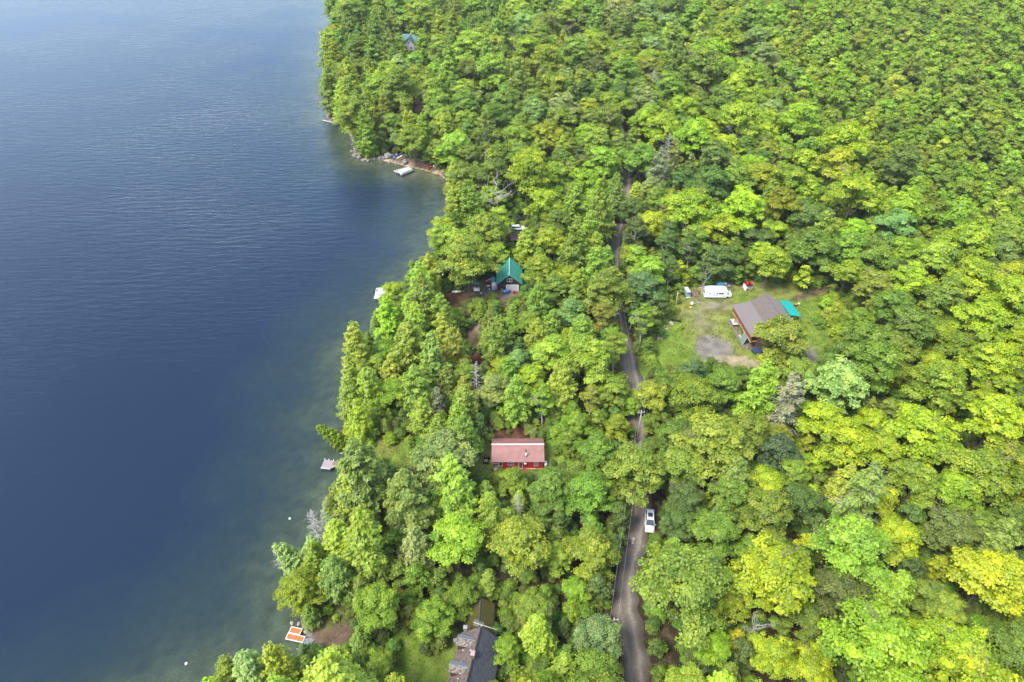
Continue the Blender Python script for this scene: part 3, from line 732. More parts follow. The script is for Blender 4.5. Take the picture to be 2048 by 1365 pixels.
# pixels that must stay clear of crowns because something behind them is seen (polygons in photo pixels)
OPEN = [
 [(-900,-400),(640,-400),(650,20),(652,55),(634,78),(624,110),(624,150),(634,215),(640,238),(640,246),(668,256),(694,262),(700,300),(706,320),(752,322),(790,330),(850,345),(880,354),(893,372),(885,384),
  (862,388),(856,402),(866,425),(848,455),(832,478),(828,500),(806,530),(800,552),(798,575),(765,584),(740,600),(752,602),(740,612),(716,630),(690,648),(684,680),(664,715),(658,760),(652,800),(654,835),(636,860),(652,880),(690,895),(700,915),(696,932),
  (660,940),(640,945),(600,975),(590,1000),(600,1040),(600,1075),(546,1095),(540,1130),(546,1180),(560,1225),(572,1240),(606,1252),(610,1290),(570,1290),(500,1300),(455,1310),(410,1335),(400,1400),(-900,1500)],
 [(764,310),(782,302),(806,305),(830,312),(852,320),(872,331),(893,345),(895,372),(800,345),(750,325)],                        # beach
 [(1237,1191),(1251,1130),(1259,1095),(1264,1050),(1274,990),(1277,935),(1288,935),(1296,985),(1305,1020),(1303,1075),(1288,1100),(1280,1150),(1278,1190),(1284,1260),(1292,1370),(1262,1370),(1252,1300),(1240,1260),(1226,1240),(1222,1195)],
 [(1287,1028),(1307,1028),(1307,1072),(1287,1072)],
 [(1273,820),(1281,820),(1280,880),(1272,930)],
 [(1263,742),(1280,745),(1270,770),(1262,765)],
 [(1229,565),(1240,565),(1243,635),(1231,635)],[(1248,352),(1262,352),(1260,395),(1250,400)],[(1232,440),(1243,440),(1240,470),(1232,475)],[(1222,490),(1233,490),(1232,530),(1224,530)],
 [(1147,110),(1157,110),(1158,150),(1150,152)],[(1134,30),(1142,30),(1143,62),(1136,62)],
 # yard and the house
 [(1285,745),(1308,700),(1330,655),(1345,600),(1362,574),(1400,570),(1440,566),(1486,562),(1540,560),(1560,562),(1600,575),(1660,570),(1652,592),(1640,610),(1640,650),(1665,690),(1640,720),(1625,735),
  (1600,700),(1545,715),(1520,742),(1470,735),(1400,718),(1350,722),(1310,745)],
 # green roofed house
 [(885,582),(935,572),(968,545),(990,548),(994,535),(1018,516),(1034,527),(1030,545),(1025,560),(1037,575),(1042,585),(1036,596),(1020,600),(1010,610),(985,590),(960,595),(935,602),(935,618),(905,615),(890,605)],
 [(940,640),(958,640),(956,690),(968,712),(958,740),(935,735),(940,700)],
 [(1024,450),(1048,450),(1050,464),(1040,490),(1022,492),(1024,468)],[(1030,432),(1048,432),(1050,445),(1030,444)],[(955,462),(970,462),(968,472),(956,472)],
 # red cabin
 [(960,895),(982,880),(982,876),(1000,865),(1060,865),(1090,878),(1110,888),(1105,920),(1092,945),(1060,952),(1046,946),(1036,932),(1022,930),(1008,944),(985,952),(962,950),(955,910)],
 [(712,892),(760,872),(830,878),(848,900),(842,932),(800,934),(750,914)],
 # bottom left clearings and dark house
 [(640,1245),(662,1215),(676,1195),(700,1250),(700,1280),(660,1300),(620,1290),(612,1260)],[(770,1150),(800,1160),(815,1200),(795,1205)],[(740,1150),(765,1120),(770,1140)],
 [(805,1275),(830,1260),(850,1290),(850,1365),(790,1365),(792,1300)],[(868,1365),(880,1290),(905,1260),(930,1245),(935,1225),(945,1205),(975,1198),(990,1215),(990,1250),(982,1290),(984,1340),(990,1400),(870,1400)],
 # far house
 [(803,68),(826,60),(842,70),(828,82),(828,98),(812,100),(806,90)],
 [(568,1240),(600,1240),(630,1275),(625,1292),(575,1290)],
 [(1630,585),(1690,600),(1690,680),(1645,700)],
 [(1410,595),(1465,590),(1465,620),(1500,625),(1520,640),(1520,700),(1460,700)],
]
def in_poly(P, poly):
    x, y = P[:, 0], P[:, 1]; r = np.zeros(len(P), bool); n = len(poly)
    for i in range(n):
        x1, y1 = poly[i]; x2, y2 = poly[(i + 1) % n]
        if y1 == y2: continue
        c = ((y1 > y) != (y2 > y)) & (x < (x2 - x1) * (y - y1) / (y2 - y1) + x1)
        r ^= c
    return r
def is_open(P):
    r = np.zeros(len(P), bool)
    for pl in OPEN: r |= in_poly(P, pl)
    return r

def lean_down(kind, h):      # sample points on a crown's outline, unit offsets
    a = RATIO[kind]; cz = CZ[kind]
    if kind in ('hemlock', 'cedar', 'sparse', 'snag'):
        pts = [(.25 * a, .75), (-.25 * a, .75), (0, .6), (.4 * a, .4), (-.4 * a, .4), (0, .3), (0, .98), (0, .8), (.45 * a, .6), (-.45 * a, .6), (.85 * a, .35), (-.85 * a, .35), (0, .45), (0, .12), (.8 * a, .18), (-.8 * a, .18)]
    else:
        pts = [(.3 * a, .9), (-.3 * a, .9), (.82 * a, .76), (-.82 * a, .76), (.5 * a, .65), (-.5 * a, .65), (0, .8), (.8 * a, .52), (-.8 * a, .52), (0, .5), (0, .96), (.62 * a, .86), (-.62 * a, .86), (.95 * a, .64), (-.95 * a, .64), (0, .65), (.6 * a, .45), (-.6 * a, .45), (0, .25)]
    return np.array([(u * h, 0, v * h) for u, v in pts])

EXEMPT = {(1564, 682), (1024, 962), (779, 590), (1104, 979), (566, 1112), (888, 913)}
TREES = []      # x, y, z, h, kind, variant, rz, tone, tint, hand
rng = np.random.RandomState(11)
def tinted(tone, amt=.10):
    t = np.array(TONE[tone]); return t * (1 + rng.normal() * amt) * (1 + rng.normal(size=3) * amt * .5)
def add_tree(p, h, kind, tone, hand, var=None, amt=.12):
    TREES.append(dict(p=p, h=h, kind=kind, var=rng.randint(len(LIB[kind])) if var is None else var, rz=rng.uniform(0, 6.28), tone=tone, tint=tinted(tone, amt), hand=hand, r=h * RATIO[kind]))

for tok in HAND.replace('\n', ';').split(';'):
    tok = tok.split()
    if len(tok) < 5: continue
    px, py, w, k, tn = float(tok[0]), float(tok[1]), float(tok[2]), SHORT[tok[3]], tok[4]
    if w < 5: continue
    h = 16.0
    for _ in range(6):
        q = G(px, py, CZ[k] * h); r_ = w / 2 / ppm(q + [0, 0, CZ[k] * h]); h = np.clip(r_ / RATIO[k], 6, 22) if k != 'bush' else r_ / .6
    if (int(px), int(py)) not in EXEMPT and k != 'bush':
        for _ in range(14):                   # keep foot and outline off the clearings
            s = project(q + lean_down(k, h)); b0 = project(q)[None]
            if not (is_open(s[:, :2]).any() or is_open(b0[:, :2]).any()): break
            h *= .93; q = G(px, py, CZ[k] * h)
        else:
            continue
    if float(shore_dist(q[:2])[0]) < .3:      # keep the foot on dry land
        for s in range(40):
            q[0] += .4; 
            if float(shore_dist(q[:2])[0]) > .5: break
        q[2] = float(terrain(q[:2])[0])
    add_tree(q, float(h), k, tn, True)
for px, py, w, v in SNAGS:
    if w < 5: continue
    h = 15
    for _ in range(5):
        q = G(px, py, .6 * h); r_ = w / 2 / ppm(q + [0, 0, .6 * h]); h = np.clip(r_ / .24, 8, 19)
    add_tree(q, float(h), 'snag', 'w', True, v)

# tone map for the rest: anchor pixel -> mix of (kind, tone, weight)
ANCH = [
 (1500,300,'mY5 my4 rL2 rg2 rD2 rP1'),(1700,380,'mY6 my3 rg2 rD1'),(1350,350,'mY3 my3 rg3 rD2 sO.5'),(1850,300,'rL4 rg3 my2 rP1 ro1'),(1300,100,'rL3 rg3 my3 rP1 hc1'),
 (1800,60,'rL4 rG5 rg2'),(1980,200,'rL4 rG5 rg1'),(1700,120,'rL4 rG4 rg2'),(1950,420,'rG4 rL3 rg2'),(2040,60,'rL4 rG5'),(1600,80,'my4 rL3 rP2 rg2 rD1'),(1450,60,'my4 rL3 rg2'),
 (1100,100,'rL3 my2 rg3 rP2 hc1'),(950,100,'hc2 rg4 rL2 hg1'),(720,60,'hc3 rg3 rL2 ho1 hg1'),(700,160,'co2 rg2 rL2 mo2 hc1'),(680,220,'co2 rL2 mo1'),(800,220,'mo2 rg2 rL2 co3 rP1'),(950,280,'rL3 rg3 rP2 bg1 my1'),
 (1100,420,'my4 rg2 hg2 mY2'),(1200,450,'hg4 rg3 rL1'),(950,480,'ho2 rL3 rg2 so1'),(1300,550,'rg4 bD2 rB1 rD2'),(1500,520,'rD4 rg3 my1'),(1700,550,'rg3 my3 rL2'),
 (850,650,'hL3 ho3 hg2 rg1'),(720,750,'co3 ho2 rL3 ry1'),(1000,700,'rg3 hg3 rL1'),(1180,720,'bo3 rL3 rg3'),(900,830,'hg5 rg2 hL1'),(1180,860,'rG3 rg3 ry1'),(800,960,'hO4 hL3 ho2'),
 (1000,1080,'rG3 mo3 rL2'),(1150,1120,'rG4 rg2 my1'),(900,1200,'rG4 rg2'),(620,1320,'cy3 hL3 co2'),(1100,1320,'rG3 rL3 ho1 rP1'),(700,1100,'hO3 ho3'),(1380,850,'rg4 rL2 my1'),
 (1350,1000,'rg5 rD2 rL2'),(1350,1250,'rG4 rg2 mY1'),(1600,950,'rD1 rg2 mY4 my2'),(1800,900,'mY7 my3'),(1950,800,'mY8 my2 rL1'),(1650,720,'rg4 my2 so1'),(1900,640,'my3 mY5 rL2'),
 (1500,1200,'mY7 my3 rD.6 rg1'),(1800,1150,'mY5 my4 rg2 rD1.2'),(1950,1250,'my4 mY6 rg1'),(1700,1320,'mY4 my4 rg1 rD1')]
ANP = np.array([(a, b) for a, b, _ in ANCH], float)
def parse_mix(s):
    out = []
    for t in s.split(): out.append((SHORT[t[0]], t[1], float(t[2:])))
    w = np.array([o[2] for o in out]); return out, w / w.sum()
ANM = [parse_mix(s) for _, _, s in ANCH]
def choose(px, py):
    d = np.hypot((ANP[:, 0] - px), (ANP[:, 1] - py) * 1.3); w = 1 / (d + 25) ** 3; w /= w.sum()
    mix, pw = ANM[rng.choice(len(ANM), p=w)]
    return mix[rng.choice(len(mix), p=pw)][:2]

road_pts = np.array(ROAD)
class Hash:
    def __init__(s, cell=6.0): s.c = cell; s.d = {}
    def add(s, x, y, r): s.d.setdefault((int(x // s.c), int(y // s.c)), []).append((x, y, r))
    def ok(s, x, y, r, k):
        i, j = int(x // s.c), int(y // s.c)
        for a in range(i - 3, i + 4):
            for b in range(j - 3, j + 4):
                for (u, v, q) in s.d.get((a, b), ()):
                    if (u - x) ** 2 + (v - y) ** 2 < ((q + r) * k) ** 2: return False
        return True
hs = Hash()
for t in TREES: hs.add(t['p'][0], t['p'][1], t['r'])
FOOT = []    # building footprints (x, y, r) kept free of trunks
def scatter(n, kinds_fn, hr, k, region, shrink=1.0):
    """dart throwing over the visible ground"""
    x = rng.uniform(region[0], region[1], n); y = rng.uniform(region[2], region[3], n)
    P = np.stack([x, y], 1); d = shore_dist(P); z = terrain(P)
    road_d = ((P[:, None, :] - road_pts[None, ::2]) ** 2).sum(-1).min(1)
    base = np.column_stack([P, z]); pr = project(base + [0, 0, 10.0])
    keep = (d > .6) & (pr[:, 2] > 20) & (pr[:, 0] > -150) & (pr[:, 0] < 2200) & (pr[:, 1] < 1560) & (pr[:, 1] > -130)
    for i in np.nonzero(keep)[0]:
        if road_d[i] < (3.0 if pr[i, 1] > 1090 else 2.3) ** 2: continue
        kind, tone = kinds_fn(pr[i, 0], pr[i, 1])
        h = hr(pr[i, 0], pr[i, 1], kind) * shrink
        r = h * RATIO[kind]
        if not hs.ok(x[i], y[i], r, k): continue
        s = project(base[i] + lean_down(kind, h))
        if is_open(s[:, :2]).any(): continue
        if any((x[i] - fx) ** 2 + (y[i] - fy) ** 2 < (fr + r * .5) ** 2 for fx, fy, fr in FOOT): continue
        add_tree(base[i], float(h), kind, tone, False)
        hs.add(x[i], y[i], r)
def hr_main(px, py, kind):
    # second-growth wood on the right of the frame's top is smaller
    young = np.clip((px - 1480) / 200, 0, 1) * np.clip((430 - py + (px - 1650) * .25) / 120, 0, 1)
    h = rng.uniform(11, 20.5) * (1 - .42 * young) * (1 + .45 * np.clip((330 - py) / 330, 0, 1))
    if kind in ('hemlock', 'cedar', 'sparse'): h *= 1.05
    return h
for q, rr in [(G(1535, 640, 2), 8.5), (G(1030, 575), 6), (G(1036, 912), 7.5), (G(930, 1330), 7), (G(950, 1250), 5), (G(822, 88), 6)]:
    FOOT.append((q[0], q[1], rr))
def young_mix(px, py):
    k, t = choose(px, py)
    if px > 1560 and py < 400 + (px - 1650) * .25 and k in ('maple', 'round'): return 'young', (t if t in 'LGgy' else 'G')
    return k, t
scatter(9000, young_mix, hr_main, .82, (-70, 160, 30, 260))
scatter(16000, young_mix, hr_main, .80, (-170, 460, 200, 640))
scatter(9000, young_mix, hr_main, .74, (-70, 160, 30, 260), .72)
scatter(16000, young_mix, hr_main, .74, (-170, 460, 200, 640), .72)
# smaller understorey along edges and in the gaps
def under(px, py):
    k, t = choose(px, py)
    return (k if k in ('cedar', 'hemlock') else 'young'), (t if t in 'Yy' and rng.rand() < .6 else ('D' if rng.rand() < .3 else 'g'))
scatter(14000, under, lambda a, b, k: rng.uniform(4, 9), .70, (-70, 160, 30, 260))
scatter(9000, under, lambda a, b, k: rng.uniform(4, 9), .8, (-170, 460, 200, 500))
scatter(9000, lambda a, b: ('bush', choose(a, b)[1]), lambda a, b, k: rng.uniform(1.2, 2.8), .8, (-70, 160, 30, 260))
print('TREES', len(TREES))

# ---- which of them become things of their own: the ones that show largest
for t in TREES:
    c = project(t['p'] + np.array([0, 0, t['h'] * CZ[t['kind']]]))
    t['px'], t['py'] = c[0], c[1]
    t['size'] = t['h'] * FPX / c[2] * (1 + 9 * t['hand']) * (1 if (-10 < c[0] < 2060 and -20 < c[1] < 1400) else 0)
fam = {}
for t in TREES: fam.setdefault('cone' if t['kind'] in ('hemlock', 'cedar', 'sparse') else ('snag' if t['kind'] == 'snag' else ('bush' if t['kind'] == 'bush' else 'broad')), []).append(t)
solo, rest = [], []
for k, lst in fam.items():
    lst.sort(key=lambda t: -t['size'])
    solo += [t for t in lst[:300] if t['size'] > 0]; rest += lst[300:] + [t for t in lst[:300] if t['size'] <= 0]

# ---- labels
LAND = [((1036, 905), 'the red cabin'), ((1010, 560), 'the green-roofed house'), ((1535, 645), 'the brown-roofed house'), ((935, 1320), 'the dark dormered house'), ((820, 80), 'the far blue-green roof'),
        ((815, 335), 'the sandy beach'), ((665, 930), 'the grey wooden dock'), ((595, 1270), 'the orange dock'), ((768, 593), 'the white pontoon boat'), ((1435, 585), 'the white camper van'), ((1297, 1048), 'the pickup on the road'), ((1036, 457), 'the white car in the trees')]
def side_words(t):
    px, py = t['px'], t['py']
    best = min(LAND, key=lambda l: math.hypot(l[0][0] - px, (l[0][1] - py) * 1.2))
    dx, dy = px - best[0][0], py - best[0][1]; dd = math.hypot(dx, dy * 1.2)
    if dd < 130:
        s = ('left of ' if dx < 0 else 'right of ') if abs(dx) > abs(dy) * 1.3 else ('behind ' if dy < 0 else 'in front of ')
        return s + best[1]
    rx = np.interp(py, [b for _, b in sorted([(a, b) for a, b in ROAD_PX], key=lambda q: q[1])], [a for a, b in sorted(ROAD_PX, key=lambda q: q[1])])
    sd_ = float(shore_dist(t['p'][:2])[0])
    row = ['at the top edge', 'in the upper wood', 'in the middle wood', 'in the lower wood', 'at the bottom edge'][int(np.clip((py + 20) // 290, 0, 4))]
    if sd_ < 7: return 'on the lake shore ' + row
    if abs(px - rx) < 45: return ('left of the road edge ' if px < rx else 'right of the road edge ') + row
    if px < rx: return 'between lake and road ' + row
    return ('right of the road ' if px < 1650 else 'far right ') + row
ORD = ['first', 'second', 'third', 'fourth', 'fifth', 'sixth', 'seventh', 'eighth', 'ninth', 'tenth', 'eleventh', 'twelfth']
byl = {}
for t in solo:
    sz = 'tall ' if t['h'] > 18.5 else ('small ' if t['h'] < 9 else '')
    t['lab'] = f"{sz}{TONE_WORD[t['tone']] + ' ' if t['kind'] != 'snag' else 'bare grey '}{KIND_WORD[t['kind']]} {side_words(t)}"
    byl.setdefault(t['lab'], []).append(t)
for lab, lst in byl.items():
    lst.sort(key=lambda t: t['px'])
    n = len(lst)
    for i, t in enumerate(lst):
        t['grp'] = None
        if n == 1: t['final'] = lab
        elif n == 2: t['final'] = lab + (', left one' if i == 0 else ', right one')
        elif n <= 12:
            t['final'] = (('leftmost ' if i == 0 else 'rightmost ' if i == n - 1 else ORD[i] + ' from left, ') + lab)
        else: t['final'] = lab
        t['final'] = ' '.join(t['final'].replace(' between grey', ' by grey').split()[:16])
GROUPS = {'maple': 'maples of the mixed forest', 'round': 'broadleaf trees of the mixed forest', 'birch': 'birches of the mixed forest', 'hemlock': 'hemlocks of the mixed forest', 'cedar': 'cedars along the shore and in the forest',
          'sparse': 'half-bare spruces of the forest', 'snag': 'dead trees standing in the forest', 'young': 'young trees filling the forest gaps', 'bush': 'bushes under the trees'}
for t in solo:
    (cm, tm), _ = LIB[t['kind']][t['var']]
    o = empty(KIND_NAME[t['kind']], t['p'], t['rz'], t['final'], 'bush' if t['kind'] == 'bush' else 'tree', GROUPS[t['kind']])
    o.scale = (t['h'],) * 3
    tr = link(bpy.data.objects.new('trunk', tm), o)
    if cm:
        cr = link(bpy.data.objects.new('crown', cm), o)
        cr['tint'] = [float(v) for v in t['tint']]
    t['obj'] = o

# ---- the rest of the wood: one object of instances
src = bpy.data.collections.new('forest_models'); order = []; lookup = {}
for kind in LIB:
    for vi, ((cm, tm), _) in enumerate(LIB[kind]):
        if kind == 'snag' : parts = [tm]
        else: parts = [cm, tm]
        bm = bmesh.new()
        mats_ = []
        for k, me_ in enumerate(parts):
            n0 = len(bm.faces); bm.from_mesh(me_)
            bm.faces.ensure_lookup_table()
            mats_.append(me_.materials[0])
            for f in bm.faces[n0:]: f.material_index = k
        me2 = bpy.data.meshes.new('forest_model'); bm.to_mesh(me2); bm.free()
        for m_ in mats_: me2.materials.append(m_)
        nm = 'forest_%03d' % len(order)
        ob = bpy.data.objects.new(nm, me2); src.objects.link(ob); lookup[(kind, vi)] = len(order); order.append(nm)
def gn_forest(name, lst, label, cat):
    n = len(lst)
    me = bpy.data.meshes.new(name); me.vertices.add(n)
    me.vertices.foreach_set('co', np.array([t['p'] for t in lst], np.float32).ravel())
    def at(nm, typ, arr):
        a = me.attributes.new(nm, typ, 'POINT'); a.data.foreach_set('vector' if typ == 'FLOAT_VECTOR' else 'value', np.asarray(arr).ravel())
    at('pick', 'INT', np.array([lookup[(t['kind'], t['var'])] for t in lst], np.int32))
    at('tint', 'FLOAT_VECTOR', np.array([t['tint'] for t in lst], np.float32))
    at('turn', 'FLOAT_VECTOR', np.array([(0, 0, t['rz']) for t in lst], np.float32))
    at('size', 'FLOAT', np.array([t['h'] for t in lst], np.float32))
    o = link(bpy.data.objects.new(name, me)); tag(o, label, cat, kind='stuff')
    ng = bpy.data.node_groups.new(name, 'GeometryNodeTree')
    ng.interface.new_socket('Geometry', in_out='INPUT', socket_type='NodeSocketGeometry')
    ng.interface.new_socket('Geometry', in_out='OUTPUT', socket_type='NodeSocketGeometry')
    N, L = ng.nodes, ng.links
    gi, go = N.new('NodeGroupInput'), N.new('NodeGroupOutput')
    ip = N.new('GeometryNodeInstanceOnPoints'); ci = N.new('GeometryNodeCollectionInfo')
    ci.inputs['Collection'].default_value = src; ci.inputs['Separate Children'].default_value = True; ci.inputs['Reset Children'].default_value = True
    def na(nm, typ):
        a = N.new('GeometryNodeInputNamedAttribute'); a.data_type = typ; a.inputs['Name'].default_value = nm; return a
    L.new(gi.outputs[0], ip.inputs['Points']); L.new(ci.outputs[0], ip.inputs['Instance']); ip.inputs['Pick Instance'].default_value = True
    L.new(na('pick', 'INT').outputs['Attribute'], ip.inputs['Instance Index'])
    er = N.new('FunctionNodeEulerToRotation'); L.new(na('turn', 'FLOAT_VECTOR').outputs['Attribute'], er.inputs[0]); L.new(er.outputs[0], ip.inputs['Rotation'])
    L.new(na('size', 'FLOAT').outputs['Attribute'], ip.inputs['Scale'])
    L.new(ip.outputs[0], go.inputs[0])
    md = o.modifiers.new('scatter', 'NODES'); md.node_group = ng
    return o
gn_forest('forest', rest, 'far mass of mixed green forest trees', 'forest')
# shaded ferns and saplings on the forest floor
fl = []
P = np.stack([rng.uniform(-70, 170, 22000), rng.uniform(40, 300, 22000)], 1); d = shore_dist(P); z = terrain(P)
pr = project(np.column_stack([P, z + 1])); op = is_open(pr[:, :2])
for i in range(len(P)):
    if d[i] < 1 or op[i] or ((road_pts - P[i]) ** 2).sum(1).min() < 3.3 ** 2: continue
    if pr[i, 0] < -50 or pr[i, 0] > 2100 or pr[i, 1] > 1420: continue
    fl.append(dict(p=(P[i, 0], P[i, 1], z[i]), kind='bush', var=rng.randint(3), rz=rng.uniform(0, 6), tint=tinted('g' if rng.rand() < .6 else 'D', .2), h=rng.uniform(.9, 2.6)))
gt = []
P = np.stack([rng.uniform(-50, 95, 26000), rng.uniform(45, 190, 26000)], 1); d = shore_dist(P); z = terrain(P)
pr = project(np.column_stack([P, z])); op = is_open(pr[:, :2])
ci_ = np.array([col[np.searchsorted(ys, p[1]) * nx_ + np.searchsorted(xs, p[0])] for p in P])
okk = op & (d > 1) & (ci_[:, 1] > ci_[:, 0] * .98) & (ci_[:, 1] > .06)
for i in np.nonzero(okk)[0]:
    if ((road_pts - P[i]) ** 2).sum(1).min() < 3.2 ** 2 or any((P[i, 0] - fx) ** 2 + (P[i, 1] - fy) ** 2 < (fr * .9) ** 2 for fx, fy, fr in FOOT): continue
    gt.append(dict(p=(P[i, 0], P[i, 1], z[i]), kind='bush', var=rng.randint(3), rz=rng.uniform(0, 6), tint=tinted('L', .12) * .72, h=rng.uniform(.10, .26)))
gn_forest('grass_tufts', gt, 'tufts of grass and weeds in the clearings', 'grass')
gn_forest('undergrowth', fl, 'green undergrowth covering the forest floor', 'undergrowth')
print('solo', len(solo), 'rest', len(rest), 'under', len(fl))
# ------------------------------------------------------------------ object materials
m_redroof = mat('pink_metal_roof', (.27, .12, .105), .6, .12, .8, metal=.0, spec=.6)
m_redwall = mat('red_painted_boards', (.36, .016, .03), .6, .2, 2.5, stretch=(6, 6, .5))
m_white = mat('white_paint', (.78, .78, .77), .5, .06, 2)
m_offwhite = mat('weathered_white', (.60, .59, .56), .6, .15, 4)
m_cream = mat('cream_wood', (.50, .40, .26), .7, .15, 6)
m_glass = mat('dark_glass', (.035, .05, .06), .08, .2, 1, spec=.8)
m_greenroof = mat('green_metal_roof', (.055, .27, .20), .38, .10, .7, spec=.6)
m_darkwall = mat('dark_brown_boards', (.045, .024, .022), .75, .25, 3, stretch=(1, 1, 6))
m_brshing = mat('grey_brown_shingles', (.15, .122, .112), .9, .2, 5, col2=(.185, .155, .145), bump=.3)
m_brshing2 = mat('mottled_brown_shingles', (.10, .078, .07), .9, .2, 4, col2=(.165, .13, .115), bump=.3)
m_tanshing = mat('tan_shingles', (.21, .175, .15), .9, .12, 4, bump=.2)
m_redwood = mat('stained_red_deck_wood', (.26, .095, .042), .7, .3, 5)
m_tanwood = mat('tan_deck_beam', (.42, .30, .18), .7, .15, 4)
m_greywood = mat('weathered_grey_planks', (.27, .225, .215), .85, .25, 6, col2=(.36, .31, .30), stretch=(1, 6, 1))
m_wood = mat('raw_orange_wood', (.42, .19, .07), .7, .25, 5)
m_concrete = mat('pale_concrete', (.45, .42, .37), .85, .12, 3)
m_earth = mat('packed_earth', (.17, .14, .115), .95, .2, 3)
m_dark = mat('dark_interior', (.03, .027, .025), .8, .2, 3)
m_black = mat('black_plastic', (.016, .016, .02), .4, .2, 4)
m_rubber = mat('tyre_rubber', (.02, .02, .02), .85, .2, 8)
m_steel = mat('galvanised_steel', (.36, .38, .40), .45, .2, 8, metal=.6)
m_rust = mat('rusty_boards', (.27, .10, .045), .85, .3, 5)
m_teal = mat('teal_tarp', (.01, .30, .26), .5, .15, 2)
m_blue = mat('blue_plastic', (.02, .12, .48), .4, .15, 3)
m_ltblue = mat('pale_blue_plastic', (.22, .52, .72), .4, .15, 3)
m_bluetarp = mat('light_blue_tarp', (.10, .42, .60), .55, .25, 5, col2=(.25, .6, .75))
m_red = mat('red_paint', (.58, .02, .012), .4, .2, 3)
m_yellow = mat('yellow_paint', (.72, .50, .05), .5, .12, 3)
m_orange = mat('orange_deck', (.50, .125, .035), .6, .12, 2.5, col2=(.58, .17, .06))
m_green = mat('dark_green_paint', (.02, .12, .075), .6, .2, 3)
m_greygreen = mat('grey_green_sheet', (.16, .23, .20), .7, .15, 2)
m_slate = mat('dark_asphalt_shingles', (.060, .062, .068), .85, .25, 3, bump=.3)
m_slateb = mat('mossy_brown_shingles', (.085, .062, .055), .9, .35, 2.2, bump=.3, col2=(.15, .115, .095))
m_speck = mat('lichened_shingles', (.075, .055, .05), .9, .3, 3.2, col2=(.27, .24, .20), detail=6)
m_bluegrey = mat('blue_grey_flashing', (.15, .19, .21), .6, .12, 3)
m_moss = mat('moss_covered_roof', (.045, .047, .010), .95, .3, 2.5, col2=(.08, .062, .014), bump=.5)
m_stone = mat('grey_stone', (.24, .215, .195), .9, .3, 2.5, bump=.4, coord='Object')
m_palestone = mat('pale_pink_stone', (.36, .30, .27), .9, .2, 3, bump=.3)
m_brick = mat('brown_brick', (.22, .13, .11), .9, .2, 6)
m_farroof = mat('blue_green_roof', (.10, .20, .19), .7, .12, 2)
m_farwall = mat('lavender_white_siding', (.55, .55, .58), .7, .06, 2)
m_silver = mat('silver_car_paint', (.62, .65, .68), .25, .04, 2, spec=.7)
m_carw = mat('white_car_paint', (.80, .80, .80), .25, .03, 2, spec=.7)
m_cark = mat('black_car_paint', (.02, .024, .035), .2, .05, 2, spec=.8)
m_skin1 = m_tanwood

def P3(x, y, h=0.0): return Vector(G(x, y, h))
def W3(x, y, z=0.0): return Vector(at_z(x, y, z))

def win(root, c, w, h, axis='y', frame=m_white, name='window', sash=True, t=.06):
    """window lying on a wall plane; axis = wall normal"""
    f = MB(); g = MB(); fw = .08
    def bx(m, du, dz, su, sz, d0, th):
        if axis == 'y': m.box((c[0] + du, c[1] + d0, c[2] + dz), (su, th, sz))
        else: m.box((c[0] + d0, c[1] + du, c[2] + dz), (th, su, sz))
    bx(f, 0, h / 2, w + fw, fw, 0, t); bx(f, 0, -h / 2, w + fw, fw, 0, t); bx(f, -w / 2, 0, fw, h - fw, 0, t); bx(f, w / 2, 0, fw, h - fw, 0, t)
    if sash: bx(f, 0, 0, fw * .7, h - fw, 0, t * .9)
    o = f.build(name, frame, root)
    bx(g, 0, 0, w - .02, h - .02, 0, t * .4)
    g.build('pane', m_glass, o)
    return o

def slab(m, a, b, c, d, th=.12):
    """roof slab from four corners, thickened downward"""
    n = (Vector(b) - Vector(a)).cross(Vector(d) - Vector(a)).normalized()
    if n.z < 0: n = -n
    q = [Vector(v) for v in (a, b, c, d)]
    m.add(q + [v - n * th for v in q], [(0, 1, 2, 3), (7, 6, 5, 4), (0, 4, 5, 1), (1, 5, 6, 2), (2, 6, 7, 3), (3, 7, 4, 0)])

# ------------------------------------------------------------------ red cabin
g0 = P3(1036, 937); CX, CY, CZ0 = 1.22, 95.15, 2.15
t = empty('cabin', (CX, CY, CZ0), R(.2), 'long red cabin under a pink ribbed metal roof in the lower clearing', 'cabin')
w = MB(); w.prism([(0, -.4), (0, 2.22), (3.05, 3.82), (6.1, 2.22), (6.1, -.4)], -5.2, 5.2, 'x'); w.build('wall', m_redwall, t)
rf = MB(); slab(rf, (-5.42, -.28, 2.26), (5.42, -.28, 2.26), (5.42, 3.05, 3.95), (-5.42, 3.05, 3.95), .08)
slab(rf, (-5.42, 6.38, 2.26), (-5.42, 3.05, 3.95), (5.42, 3.05, 3.95), (5.42, 6.38, 2.26), .08)
for i in range(37):
    x = -5.4 + i * .3
    a = math.atan2(1.69, 3.33); L_ = math.hypot(1.69, 3.33)
    rf.box((x, 1.385 , 3.105 + .02), (.05, L_, .035), rx=a); rf.box((x, 4.715, 3.105 + .02), (.05, L_, .035), rx=-a)
roofo = rf.build('roof', m_redroof, t)
c = MB(); c.box((0, 3.05, 3.985), (10.9, .28, .03)); c.build('ridge_cap', m_white, roofo)
c = MB(); c.lathe([(.17, 0), (.17, 1.15)], (1.65, .75, 2.7), 10); co = c.build('chimney', m_white, t)
c = MB(); c.lathe([(.08, 0), (.08, .7), (.16, .72), (.12, .86)], (1.65, .75, 3.85), 10); c.build('flue_pipe', m_black, co)
for x, w_, z_, h_ in ((-4.55, 1.05, 1.25, .75), (-1.45, 1.2, 1.45, .7), (3.75, .75, 1.3, .95)):
    win(t, (x, -.03, z_), w_, h_, frame=m_offwhite)
d = MB(); d.box((-3.55, -.04, 1.05), (.85, .08, 1.95)); do = d.build('door', m_cream, t); d = MB(); d.box((-3.55, -.09, 1.5), (.6, .03, .8)); d.build('door_pane', m_glass, do)
